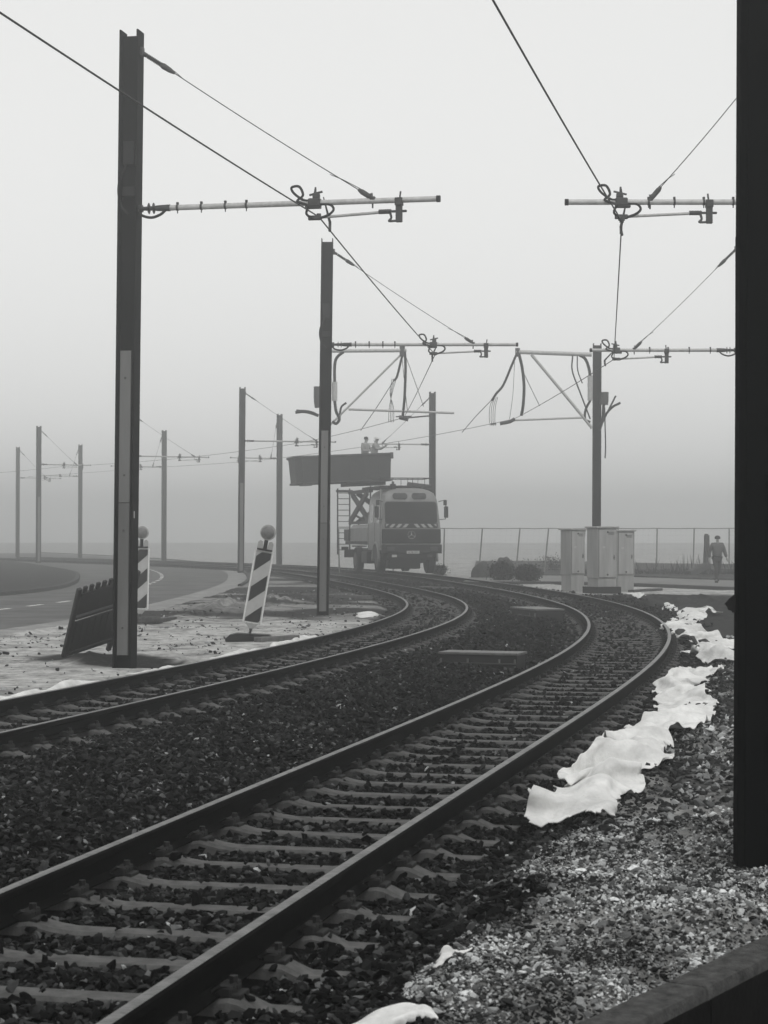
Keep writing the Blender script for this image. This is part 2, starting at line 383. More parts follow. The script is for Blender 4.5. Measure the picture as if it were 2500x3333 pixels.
def sleeper_mb():
    mb = MB(); V = []; F = []
    for (x, z) in SP:
        for (dy, dz) in ((-.085, -.14), (-.080, -.016), (-.062, 0), (.062, 0), (.080, -.016), (.085, -.14)): V.append((x, dy, z + dz if dz > -.1 else -.17))
    for i in range(len(SP) - 1):
        for k in range(6): a = i * 6; F.append((a + k, a + (k + 1) % 6, a + 6 + (k + 1) % 6, a + 6 + k))
    F.append(list(range(6))); F.append([len(V) - 6 + k for k in range(6)])
    mb.add(V, F); return mb
def clip_mb(sx):
    mb = MB(); cx0 = sx * GAUGE / 2; mb.box((cx0, 0, .008), (.30, .12, .03), 0, None, .006)
    for e in (-1, 1):
        cx = cx0 + e * .085
        mb.box((cx, 0, .028), (.07, .13, .05), 0, None, .012)
        mb.tube([(cx + e * .02, 0, .03), (cx + e * .02, 0, .082)], .018, 6)
        mb.tube([(cx - e * .045, -.06, .03), (cx - e * .01, -.062, .055), (cx + e * .03, -.04, .05), (cx + e * .03, .04, .05), (cx - e * .01, .062, .055), (cx - e * .045, .06, .03)], .010, 5)
    return mb
SPACE = .6
def track(T, label, s0, s1):
    org = (float(np.interp(s0, T[3], T[0])), float(np.interp(s0, T[3], T[1])))
    t = thing('railway_track', label, 'railway track', (*org, 0), group='curved tram tracks side by side')
    for off in (-GAUGE / 2, GAUGE / 2):
        sweep(T, off, PROF, s0, s1, .4, org).build('rail', [M['rail'], M['railtop']], t, True, auto=35)
    sm = sleeper_mb(); cms = [clip_mb(-1), clip_mb(1)]; first = None; rest = MB(); n = 0
    for s in np.arange(s0 + .1, s1, SPACE):
        x, y, h = [float(np.interp(s, T[3], T[k])) for k in range(3)]
        if n < 100:
            if first is None:
                o = sm.build('sleeper', M['sleeper'], t); c = [cm.build('rail_fastening', M['clip'], o) for cm in cms]; first = (o, c)
            else:
                o = first[0].copy(); COL.objects.link(o); o.parent = t; 
                for c0 in first[1]: c = c0.copy(); COL.objects.link(c); c.parent = o
            o.location = (x - org[0], y - org[1], random.uniform(-.004, .004)); o.rotation_euler = (0, 0, -h + random.uniform(-.008, .008))
        else:
            X = Matrix.Translation((x - org[0], y - org[1], 0)) @ Matrix.Rotation(-h, 4, 'Z')
            rest.add(sm.v, sm.f, 0, X); [rest.add(cm.v, cm.f, 1, X) for cm in cms]
        n += 1
    if rest.v: tag(rest.build('sleepers', [M['sleeper'], M['clip']], t), kind='stuff')
    return t
track(TR, 'near tram track sweeping from the bottom edge round to the truck', 5.5, 148)
track(TL, 'tram track bending past the tall dark masts on the side of the road', 4.0, 138)

# ---------------------------------------------------------------- loose stones
def stone_templates(k, lo=9, hi=14):
    o = []
    for _ in range(k):
        bm = bmesh.new(); n = random.randint(lo, hi)
        for _ in range(n):
            p = Vector((random.gauss(0, 1), random.gauss(0, 1), random.gauss(0, 1))).normalized() * random.uniform(.8, 1.1)
            bm.verts.new((p.x, p.y * .8, p.z * .62))
        r = bmesh.ops.convex_hull(bm, input=bm.verts)
        bmesh.ops.delete(bm, geom=[v for v in bm.verts if not v.link_faces], context='VERTS')
        bmesh.ops.triangulate(bm, faces=bm.faces); bm.verts.index_update()
        o.append((np.array([v.co[:] for v in bm.verts]), np.array([[v.index for v in f.verts] for f in bm.faces]))); bm.free()
    return o
TEMPL = stone_templates(14)
def stones(name, x, y, z, r, tone, material, flatten=1.0):
    n = len(x); which = rng.integers(0, len(TEMPL), n); Vs = []; Fs = []; Ts = []; o = 0
    a = rng.uniform(0, 2 * math.pi, n); tx = rng.normal(0, .45, n); ty = rng.normal(0, .45, n)
    for k, (tv, tf) in enumerate(TEMPL):
        i = np.where(which == k)[0]
        if not len(i): continue
        v = tv[None] * (r[i, None, None] * np.stack([rng.uniform(.8, 1.35, len(i)), rng.uniform(.75, 1.1, len(i)), rng.uniform(.6, 1.0, len(i)) * flatten], 1)[:, None, :])
        c, s = np.cos(tx[i])[:, None], np.sin(tx[i])[:, None]; v = np.stack([v[..., 0], v[..., 1] * c - v[..., 2] * s, v[..., 1] * s + v[..., 2] * c], -1)
        c, s = np.cos(ty[i])[:, None], np.sin(ty[i])[:, None]; v = np.stack([v[..., 0] * c + v[..., 2] * s, v[..., 1], -v[..., 0] * s + v[..., 2] * c], -1)
        c, s = np.cos(a[i])[:, None], np.sin(a[i])[:, None]; v = np.stack([v[..., 0] * c - v[..., 1] * s, v[..., 0] * s + v[..., 1] * c, v[..., 2]], -1)
        v = v + np.stack([x[i], y[i], z[i]], 1)[:, None, :]
        Vs.append(v.reshape(-1, 3)); Ts.append(np.repeat(tone[i], len(tv)))
        Fs.append((tf[None] + (o + np.arange(len(i)) * len(tv))[:, None, None]).reshape(-1, 3)); o += len(i) * len(tv)
    ob = np_mesh(name, np.concatenate(Vs), np.concatenate(Fs), [material], False)
    attr(ob.data, 'tone', np.concatenate(Ts)); tag(ob, kind='stuff'); return ob
def stone_mat(name, stops, rough=.85, spec=.08):
    m = bpy.data.materials.new(name); m.use_nodes = True; t = m.node_tree; b = t.nodes['Principled BSDF']
    a = t.nodes.new('ShaderNodeAttribute'); a.attribute_name = 'tone'
    r = t.nodes.new('ShaderNodeValToRGB'); e = r.color_ramp.elements
    while len(e) < len(stops): e.new(.5)
    for q_, (p, c) in zip(e, stops): q_.position = p; q_.color = (c * .98, c, c, 1)
    t.links.new(a.outputs['Fac'], r.inputs[0])
    tc = t.nodes.new('ShaderNodeTexCoord'); n = t.nodes.new('ShaderNodeTexNoise'); n.inputs['Scale'].default_value = 55; n.inputs['Detail'].default_value = 5
    t.links.new(tc.outputs['Object'], n.inputs['Vector'])
    mr = t.nodes.new('ShaderNodeMapRange'); mr.inputs[3].default_value = .55; mr.inputs[4].default_value = 1.45; t.links.new(n.outputs['Fac'], mr.inputs[0])
    mx = t.nodes.new('ShaderNodeMix'); mx.data_type = 'RGBA'; mx.blend_type = 'MULTIPLY'; mx.inputs[0].default_value = 1
    t.links.new(r.outputs[0], mx.inputs[6]); t.links.new(mr.outputs[0], mx.inputs[7]); t.links.new(mx.outputs[2], b.inputs['Base Color'])
    bp = t.nodes.new('ShaderNodeBump'); bp.inputs['Strength'].default_value = .4; bp.inputs['Distance'].default_value = .006
    t.links.new(n.outputs['Fac'], bp.inputs['Height']); t.links.new(bp.outputs[0], b.inputs['Normal'])
    b.inputs['Roughness'].default_value = rough; b.inputs['Specular IOR Level'].default_value = spec
    return m
BALL = stone_mat('ballast_stone', [(0, .001), (.4, .005), (.7, .024), (.88, .065), (.96, .12), (.985, .16), (1, .5)])
LIGHT = stone_mat('gravel_stone', [(0, .008), (.34, .03), (.56, .17), (.8, .52), (1, .85)])
MIXD = stone_mat('rubble_stone', [(0, .012), (.6, .05), (.85, .3), (1, .7)])
def field(n, y0, y1, mar=1.1):               # random ground points over the wedge of ground the site view takes in
    y = np.sqrt(rng.uniform(y0 * y0, y1 * y1, n)); hw = 1250 / 6500 * y + mar; x = rng.uniform(-1, 1, n) * hw; return x, y
X_, Y_, Z_, R_ = [], [], [], []
for (y0, y1, dens, r0, r1) in ((5.2, 11, 1500, .016, .034), (11, 18, 800, .018, .036), (18, 30, 380, .02, .042), (30, 48, 130, .026, .05), (48, 75, 34, .03, .06)):
    area = 1250 / 6500 * (y1 * y1 - y0 * y0) + 2.2 * (y1 - y0); x, y = field(int(area * dens), y0, y1)
    dL, sL = lat(x, y, TL); dR, sR = lat(x, y, TR); wob = (vnoise(x, y, 2.2, 5) - .5) * .5
    ok = (dL > -1.12 + wob * .5) & (dR < 1.5 - wob)
    top = np.full(len(x), 0.0)
    for d, s, sst in ((dL, sL, 4.0), (dR, sR, 5.5)):
        ok &= ~((np.abs(np.abs(d) - GAUGE / 2) < .10))
        ph = (s - sst - .1 + SPACE / 2) % SPACE - SPACE / 2
        onS = (np.abs(ph) < .085) & (np.abs(d) < 1.07)
        ok &= ~(onS & (rng.random(len(x)) < np.where(y > 13, .985, .945))); top = np.where(onS, .045, top)
    x, y, top = x[ok], y[ok], top[ok]; r = rng.uniform(r0, r1, len(x)) * rng.choice([.7, 1, 1, 1.25], len(x))
    z = ground_z(x, y) + r * rng.uniform(.1, .9, len(x)) + top
    X_.append(x); Y_.append(y); Z_.append(z); R_.append(r)
x, y, z, r = [np.concatenate(a) for a in (X_, Y_, Z_, R_)]
print('ballast stones', len(x))
stones('ballast', x, y, z, r, rng.random(len(x)) ** 1.05 * (.8 + .2 * (r < .035)), BALL)
# pale gravel heap by the kerb
X_, Y_, Z_, R_, T_ = [], [], [], [], []
for (y0, y1, dens, r0, r1, lim) in ((5.5, 12.6, 5600, .005, .014, 0), (5.5, 12.6, 260, .012, .03, 0)):
    area = 1250 / 6500 * (y1 * y1 - y0 * y0) + 2 * (y1 - y0); x, y = field(int(area * dens), y0, y1, 1.0)
    dR, _ = lat(x, y, TR); wob = (vnoise(x, y, 2.2, 5) - .5) * .5 + (vnoise(x, y, 7, 6) - .5) * .25
    ok = (dR > 1.42 - wob) & (kerb_off(x, y) < .0) & (y + wob * 2 < 11.7)
    x, y = x[ok], y[ok]; r = rng.uniform(r0, r1, len(x))
    X_.append(x); Y_.append(y); R_.append(r); Z_.append(ground_z(x, y) + r * .35); T_.append(np.clip(rng.random(len(x)) * .75 + .45 * (vnoise(x, y, 3.5, 21) - .28), 0, 1))
x, y, z, r, tn = [np.concatenate(a) for a in (X_, Y_, Z_, R_, T_)]
stones('gravel', x, y, z, r, tn, LIGHT); print('gravel', len(x))
# rubble along the right bank
x, y = field(105000, 11, 34, 1.0); dR, _ = lat(x, y, TR)
ok = (dR > 1.3) & (dR < 6) & (rng.random(len(x)) < np.clip(1.5 - y / 34, .25, 1)); x, y = x[ok], y[ok]; r = rng.uniform(.008, .03, len(x)) * rng.choice([.6, 1, 1, 1.7], len(x))
stones('rubble', x, y, ground_z(x, y) + r * .3, r, np.clip(rng.random(len(x)) * .85 + .5 * (vnoise(x, y, 1.3, 23) - .45) + .16 * (dR[ok] > 1.9), 0, 1), MIXD); print('rubble', len(x))
# scattered clods and stones on the left soil
x, y = field(16000, 19, 62, 1.0); dL, _ = lat(x, y, TL)
ok = (dL < -1.1) & ~in_poly(x, y, [tuple(p) for p in offset(ro, .3)] + RI[::-1]); x, y = x[ok], y[ok]
ok = rng.random(len(x)) < .12 + 1.4 * (vnoise(x, y, .8, 31) ** 3); x, y = x[ok], y[ok]; r = rng.uniform(.008, .03, len(x)) * rng.choice([.7, 1, 1, 2.0], len(x))
stones('clods', x, y, ground_z(x, y) + r * .25, r, rng.random(len(x)) * .95, MIXD)

# ---------------------------------------------------------------- kerb stones at the bottom right, trench beyond
a0 = math.atan2(KD[1], KD[0])
kerbs = MB()
proto = None
for k, s in enumerate(np.arange(-1.0, 4.1, 1.0)):
    c = K0 + KD * (s + .5) + np.array([KD[1], -KD[0]]) * .085
    if proto is None:
        b_ = MB().box((0, 0, -.17), (.988, .17, .46), 0, None, .018)
        proto = b_.build('kerb_stone', M['kerb'], smooth=True, auto=40); o = proto
        fk = MB().box((0, -.091, -.2), (.99, .008, .42)).build('painted_shade_face', M['trench'], proto)  # near-black sheet: the shade on the kerb's face put into the colour
    else:
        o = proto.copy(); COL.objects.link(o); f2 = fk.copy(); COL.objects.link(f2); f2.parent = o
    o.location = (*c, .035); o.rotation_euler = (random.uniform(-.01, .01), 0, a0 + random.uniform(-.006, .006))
    tag(o, ['rough concrete kerb stone at the bottom edge of the picture', 'concrete kerb stone second from the bottom edge beside pale gravel', 'concrete kerb stone at the lower right edge beside pale gravel',
            'concrete kerb stone running out of the picture at the right', 'concrete kerb stone by the foot of the black pillar', 'last concrete kerb stone behind the black pillar'][k], 'kerb stone', 'kerb stones along the dark trench')
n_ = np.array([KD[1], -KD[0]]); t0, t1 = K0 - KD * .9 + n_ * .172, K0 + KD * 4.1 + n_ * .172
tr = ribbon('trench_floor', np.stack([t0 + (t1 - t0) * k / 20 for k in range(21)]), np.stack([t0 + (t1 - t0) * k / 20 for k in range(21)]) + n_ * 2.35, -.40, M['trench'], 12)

# ---------------------------------------------------------------- white geotextile
def fabric(label, px, amp, seed, z=.03, wl=.45, cell=.03, group=None, thick=.006, roll=0.0):
    poly = [U(a, b, z) for a, b in px]; X = np.array([p.x for p in poly]); Y = np.array([p.y for p in poly])
    # long axis, so that the folds run across it
    c = np.array([X.mean(), Y.mean()]); A = np.stack([X, Y], 1) - c; ev, evec = np.linalg.eigh(A.T @ A); u, v = evec[:, 1], evec[:, 0]
    su, sv = A @ u, A @ v; nu = int((su.max() - su.min()) / cell) + 3; nv = int((sv.max() - sv.min()) / (cell * .7)) + 3
    nu, nv = min(nu, 260), min(nv, 90)
    gu, gv = np.meshgrid(np.linspace(su.min() - .02, su.max() + .02, nu), np.linspace(sv.min() - .02, sv.max() + .02, nv), indexing='ij')
    x = c[0] + gu * u[0] + gv * v[0]; y = c[1] + gu * u[1] + gv * v[1]
    wob = .05
    inside = in_poly((x + (vnoise(x, y, 5, seed) - .5) * wob).ravel(), (y + (vnoise(x, y, 5, seed + 3) - .5) * wob * 3).ravel(), [(a, b) for a, b in zip(X, Y)]).reshape(x.shape)
    d = inside.astype(float)                                                   # soft distance to the rim
    for _ in range(8):
        p = np.pad(d, 1); d = np.minimum(inside, (p[:-2, 1:-1] + p[2:, 1:-1] + p[1:-1, :-2] + p[1:-1, 2:] + d * 4) / 8)
    rim = sstep(.45, 1.0, d)
    rs = np.random.default_rng(seed)
    h = np.zeros_like(x)
    for ph, wl_, am in ((rs.uniform(-.5, .1), wl, 1.0), (rs.uniform(.1, .7), wl * .55, .40), (rs.uniform(-1.0, -.3), wl * .33, .16)):
        tt = (y * math.cos(ph) + x * math.sin(ph)) / wl_ + 1.1 * (vnoise(x, y, .9 / wl_ * .5, seed + 1) - .5) * 2 + .5 * (vnoise(x, y, 1.6 / wl_, seed + 2) - .5)
        fl = np.floor(tt); fr = tt - fl; hh = (np.sin(fl * 91.7 + seed * 13.1) * 4375.85) % 1.0
        pr = np.where(fr < .22, sstep(0, .22, fr), (1 - (fr - .22) / .78).clip(0, 1) ** 1.25)
        h = h + am * pr * (.25 + .95 * hh) * (.35 + .95 * vnoise(x, y, 1.1 / wl_, seed + 4 + int(wl_ * 10)))
    f1 = np.clip(h, 0, 1.2)
    h = amp * h + .008 * vnoise(x, y, 16, seed + 7)
    gz = ground_z(x.ravel(), y.ravel()).reshape(x.shape)
    zz = np.maximum(gz, -.02) + .022 + h * (.15 + .85 * rim)
    # overhang: slide the crests sideways so folds lie over
    x2 = x + (vnoise(x, y, 4, seed + 8) - .5) * amp * .5 * rim; y2 = y - f1 * amp * .8 * rim
    ids = -np.ones(x.shape, int); k = 0; V = []
    cellin = inside[:-1, :-1] & inside[1:, :-1] & inside[:-1, 1:] & inside[1:, 1:]
    need = np.zeros_like(inside); need[:-1, :-1] |= cellin; need[1:, :-1] |= cellin; need[:-1, 1:] |= cellin; need[1:, 1:] |= cellin
    for i, j in zip(*np.where(need)): ids[i, j] = k; k += 1; V.append((x2[i, j], y2[i, j], zz[i, j]))
    F = [(ids[i, j], ids[i + 1, j], ids[i + 1, j + 1], ids[i, j + 1]) for i, j in zip(*np.where(cellin))]
    V = np.array(V); org = V.mean(0) * np.array([1, 1, 0])
    o = np_mesh('geotextile_sheet', V - org, np.array(F), [M['cloth']]); o.location = org
    s = o.modifiers.new('thickness', 'SOLIDIFY'); s.thickness = thick; s.offset = 0
    ss = o.modifiers.new('smooth', 'SUBSURF'); ss.levels = 1; ss.render_levels = 1
    tag(o, label, 'geotextile', group or 'white geotextile pieces on the ground'); return o
# a strip of stiff fleece laid in loose folds and dropped on bumpy ground by the cloth solver; pieces of it are used below
def drop_cloth(seed=11, length=13.6, cell=.055, width=.95, slack=1.38, frames=70):
    n3 = lambda a, b_, c: noise.noise(Vector((a, b_, c)))
    nu, nv = int(length * slack / cell), int(width / cell) + 1; x, z, prof = 0.0, .35, []
    for i in range(nu):
        q_ = i * cell; tall = 70 - 26 * float(sstep(5, 11, q_))
        a = R(tall) * math.sin(q_ * 5.0 + 4.8 * n3(q_ * .55, seed, 0)) * (.75 + .5 * n3(q_ * .4, seed + 9, 0))
        prof.append((x, z)); x += cell * math.cos(a); z += cell * math.sin(a)
    prof = np.array(prof); prof[:, 1] -= np.convolve(np.pad(prof[:, 1], 30, 'edge'), np.ones(61) / 61, 'valid'); prof[:, 0] *= length / prof[-1, 0]
    zmin = prof[:, 1].min(); V = []; ii_ = np.arange(nu)
    for i in range(nu):
        q_ = i * cell; yl, zl = 0.0, 0.0
        for j in range(nv):                                  # folds run askew, and the sheet is gathered across its width too
            v = (j / (nv - 1) - .5) * width
            k_ = min(max(i + (v * 2 / cell) * 1.1 * n3(q_ * .38, seed + 3, 0) + 2.2 * n3(q_ * 1.1, v * 2.5, seed + 6), 0), nu - 1)
            al = R(52) * math.sin(j * cell * 6.5 + 5 * n3(q_ * .6, 1.7, seed)) * (.55 + .6 * n3(q_ * .45, 4.4, seed + 2))
            yl += cell * math.cos(al); zl += cell * math.sin(al)
            V.append((float(np.interp(k_, ii_, prof[:, 0])) + (i - k_) * .012, yl - width * .45 + .13 * math.sin(q_ * .8 + seed) + .12 * n3(q_ * .6, 5, seed), float(np.interp(k_, ii_, prof[:, 1])) - zmin + .2 + zl + .04 * n3(q_ * 2, v * 3, seed)))
    def cut(i, j):
        q_ = i * cell; v = j / (nv - 1); return .22 * max(0, n3(q_ * .7, 1.3, seed) + .15) <= v <= 1 - .25 * max(0, n3(q_ * .7, 7.3, seed) + .15)
    F = [(i * nv + j, (i + 1) * nv + j, (i + 1) * nv + j + 1, i * nv + j + 1) for i in range(nu - 1) for j in range(nv - 1) if cut(i, j) and cut(i + 1, j + 1) and cut(i, j + 1) and cut(i + 1, j)]
    ids = np.unique(np.array(F)); mp = {int(k): n for n, k in enumerate(ids)}
    cl_ = np_mesh('cloth_sheet', np.array(V)[ids], np.array([[mp[k] for k in f] for f in F]), [])
    g_ = [(-2 + i * .12, -1.4 + j * .12, .05 * n3((-2 + i * .12) * 2.2, (-1.4 + j * .12) * 2.2, 3)) for i in range(160) for j in range(24)]
    fl = np_mesh('bumpy_floor', np.array(g_), np.array([(i * 24 + j, (i + 1) * 24 + j, (i + 1) * 24 + j + 1, i * 24 + j + 1) for i in range(159) for j in range(23)]), [])
    fl.modifiers.new('hit', 'COLLISION'); fl.collision.thickness_outer = .012; fl.collision.cloth_friction = 40; fl.collision.damping = .6
    cm_ = cl_.modifiers.new('cloth', 'CLOTH'); k = cm_.settings
    k.quality = 6; k.mass = .25; k.air_damping = 2.5; k.tension_stiffness = k.compression_stiffness = 30; k.shear_stiffness = 12; k.bending_stiffness = 3.5; k.bending_damping = 1; k.tension_damping = k.compression_damping = 10
    k = cm_.collision_settings; k.use_self_collision = True; k.self_distance_min = k.distance_min = .012; k.collision_quality = 3; k.self_friction = 15
    S.frame_start, S.frame_end = 1, frames + 5; cm_.point_cache.frame_start, cm_.point_cache.frame_end = 1, frames + 5
    # only these two take part while the solver runs
    others = [o for o in COL.objects if o not in (cl_, fl) and not o.hide_viewport]
    for o in others: o.hide_viewport = True
    for f in range(1, frames + 1): S.frame_set(f)
    e = cl_.evaluated_get(bpy.context.evaluated_depsgraph_get()).to_mesh(); co = np.empty(len(e.vertices) * 3); e.vertices.foreach_get('co', co); f = np.array([list(p.vertices) for p in e.polygons])
    for o in others: o.hide_viewport = False
    for o in (cl_, fl): me = o.data; bpy.data.objects.remove(o); bpy.data.meshes.remove(me)
    S.frame_set(1); return co.reshape(-1, 3), f
CLOTH = drop_cloth()
def fleece(label, centre, u0, u1, wide=1.0, high=1.0, flip=False, z=.05, tag_group='white geotextile pieces on the ground'):
    """lay the stretch u0..u1 of the crumpled strip along a line on the ground"""
    co, f = CLOTH; c = spline([U(a, b_, z) for a, b_ in centre], 12); c = np.array([(p.x, p.y) for p in c])
    d = np.concatenate([[0], np.cumsum(np.hypot(*np.diff(c, axis=0).T))]); tt = (co[:, 0] - u0) / (u1 - u0)
    cut = u0 + (u1 - u0) * 0.0
    keep = (tt + .05 * (vnoise(co[:, 1], co[:, 1], 7, 3) - .5) > 0) & (tt + .06 * (vnoise(co[:, 1], co[:, 1], 6, 9) - .5) < 1)
    if flip: tt = 1 - tt
    s_ = tt * d[-1]; x = np.interp(s_, d, c[:, 0]); y = np.interp(s_, d, c[:, 1]); t0 = np.gradient(c, axis=0); t0 /= np.hypot(t0[:, 0], t0[:, 1])[:, None]
    tx, ty = np.interp(s_, d, t0[:, 0]), np.interp(s_, d, t0[:, 1]); v = co[:, 1] * wide * (-1 if flip else 1)
    over = np.minimum(s_, 0) + np.maximum(s_ - d[-1], 0)
    X, Y = x + ty * v + tx * over, y - tx * v + ty * over
    cr = 1 - np.abs(2 * vnoise(co[:, 0] + .3 * co[:, 1], co[:, 1], 5.5, 51) - 1); cr2 = 1 - np.abs(2 * vnoise(co[:, 0] - .5 * co[:, 1], co[:, 1] * 1.4, 9, 52) - 1)
    V = np.stack([X, Y, np.maximum(ground_z(X, Y), -.02) + .012 + co[:, 2] * high + .042 * cr ** 3 * high + .022 * cr2 ** 3], 1)
    F = f[keep[f].all(1)]; ids = np.unique(F); mp = -np.ones(len(V), int); mp[ids] = np.arange(len(ids)); V = V[ids]; F = mp[F]
    org = V.mean(0) * np.array([1, 1, 0]); o = np_mesh('geotextile_sheet', V - org, F, [M['cloth']]); o.location = org
    m_ = o.modifiers.new('smooth', 'SUBSURF'); m_.levels = 1; m_.render_levels = 2
    m_ = o.modifiers.new('thickness', 'SOLIDIFY'); m_.thickness = .006; m_.offset = 0
    return tag(o, label, 'geotextile', tag_group)
fleece('long crumpled white fabric strip lying along the outer rail, the largest piece', [(1250, 1778), (1240, 1726), (1266, 1682), (1318, 1644), (1375, 1594), (1445, 1552), (1450, 1508), (1486, 1468), (1506, 1440)], .2, 13.4, .68, .56)
fleece('white fabric with a curled edge reaching the pillar at the bend', [(1590, 1430), (1545, 1412), (1500, 1402)], 9.6, 12.9, .85, .75)
fleece('white fabric strip weighed down by small stones at the far bend', [(1580, 1402), (1538, 1387), (1508, 1371), (1468, 1353)], 1.2, 6.2, .8, .5, True)
fleece('thin white fabric tongue lying on dark soil at the far bend', [(1450, 1350), (1465, 1338), (1500, 1328), (1545, 1331)], 6.5, 9.4, .8, .5)
fabric('small white fabric tip poking out of the ballast at the gravel edge', [(928, 2090), (945, 2072), (985, 2052), (1022, 2046), (1000, 2064), (965, 2085), (940, 2096)], .05, 28, z=.05, wl=.2, cell=.012)
fabric('white fabric hump poking out at the very bottom edge', [(735, 2214), (770, 2194), (830, 2184), (880, 2188), (930, 2208), (950, 2240), (900, 2230), (860, 2240), (760, 2250)], .09, 31, z=.05, wl=.35, cell=.012)
fabric('small torn white fabric scrap farthest along the outer rail', [(1428, 1322), (1436, 1315), (1460, 1320), (1468, 1328), (1452, 1330)], .06, 24, wl=.8, cell=.07)
fabric('white fabric shreds in front of the grey cabinets', [(1352, 1291), (1362, 1287), (1390, 1298), (1400, 1303), (1376, 1301)], .05, 26, wl=.9, cell=.08)
for k, (a, b_) in enumerate(((1482, 1373), (1498, 1378), (1520, 1384), (1470, 1362))):
    u_ = U(a, b_, .12); v_, f_ = TEMPL[k]; o = np_mesh('stone', v_ * .11, f_, [M['rock']], False); o.location = (u_.x, u_.y, .09); o.rotation_euler = (.2 * k, .3, k)
    tag(o, 'dark stone weighing down the white fabric strip at the far bend', 'stone', 'stones on the white fabric strip')
# the strip that edges the inner track
def edge_strip(label, s0, s1, seed, off=-1.27, wdt=.16):
    ss = np.arange(s0, s1, .06); V = []; F = []; k = 7
    for i, s in enumerate(ss):
        x, y, h = [float(np.interp(s, TL[3], TL[q])) for q in range(3)]
        o_ = off + .16 * (float(vnoise([s], [seed], .8, seed)[0]) - .5) + .08 * (float(vnoise([s], [seed], 3, seed)[0]) - .5)
        ww = wdt * (.35 + 1.1 * float(vnoise([s], [seed + 5], 1.3, seed + 1)[0])); hh = .02 + .045 * float(vnoise([s], [seed + 9], 1.8, seed + 2)[0])
        tap = min(1, (s - s0) / .4, (s1 - s) / .4)
        for j in range(k):
            t = j / (k - 1); u = o_ + (t - .5) * ww * (.2 + .8 * tap); X, Y = x + u * math.cos(h), y - u * math.sin(h)
            V.append((X, Y, .02 + hh * tap * math.sin(math.pi * t) * (1 + .8 * (float(vnoise([X], [Y], 6, seed)[0]) - .5))))
    V = np.array(V); V[:, 2] += np.maximum(ground_z(V[:, 0], V[:, 1]), -.02)
    for i in range(len(ss) - 1):
        for j in range(k - 1): F.append((i * k + j, i * k + j + 1, (i + 1) * k + j + 1, (i + 1) * k + j))
    org = V.mean(0) * np.array([1, 1, 0]); o = np_mesh('geotextile_strip', V - org, np.array(F), [M['cloth']]); o.location = org
    s = o.modifiers.new('thickness', 'SOLIDIFY'); s.thickness = .008
    tag(o, label, 'geotextile', 'white geotextile edging the inner track')
edge_strip('ruffled white fabric edge between pale soil and rail, short of the tallest mast', 12.5, 17.6, 3)
edge_strip('thin white fabric edge by the foot of the tallest mast', 18.6, 21.4, 4, -1.22, .1)
edge_strip('long white fabric edge below the leaning striped board', 21.5, 28.5, 6, -1.2, .18)
edge_strip('white fabric scraps in front of the second mast', 36.0, 38.2, 8, -1.5, .42)

# ---------------------------------------------------------------- catenary masts
def coil(c, r, n, mb, rad, X=None, tilt=0.0, m=0, turns=1.0):
    pts = []
    for k in range(n + 1):
        a = 2 * math.pi * turns * k / n; p = Vector((math.cos(a) * r, 0.01 * k / n, math.sin(a) * r)); p.rotate(Matrix.Rotation(tilt, 3, 'Z')); pts.append(Vector(c) + p)
    mb.tube(pts, rad, 6, m, X)
def beam_part(t, H, lean, w_=.25, z0=-.25, m='mast'):
    L = Matrix.Shear('XY', 4, (lean / H, 0)) if lean else None
    b_ = MB(); tf = .02
    for e in (-1, 1): b_.box((e * (w_ / 2 - tf / 2), 0, (H + z0) / 2), (tf, w_, H - z0), 0, L)
    b_.box((0, 0, (H - .06 + z0) / 2), (w_ - 2 * tf - .002, .014, H - .06 - z0), 0, L)
    b_.build('beam', M[m], t)
    return L
def covers(t, L, spans, w_=.25, bolts=True):
    for i, (a, b_) in enumerate(spans):
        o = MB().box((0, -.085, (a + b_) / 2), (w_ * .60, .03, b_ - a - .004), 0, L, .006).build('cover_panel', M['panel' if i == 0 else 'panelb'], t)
        if bolts:
            for z in (a + (b_ - a) * .18, a + (b_ - a) * .82):
                mb = MB(); mb.tube([(0, -.10, z), (0, -.112, z)], .014, 8, 0, L); mb.tube([(0, -.112, z), (0, -.118, z)], .008, 6, 0, L); mb.build('bolt', M['fitting'], o)
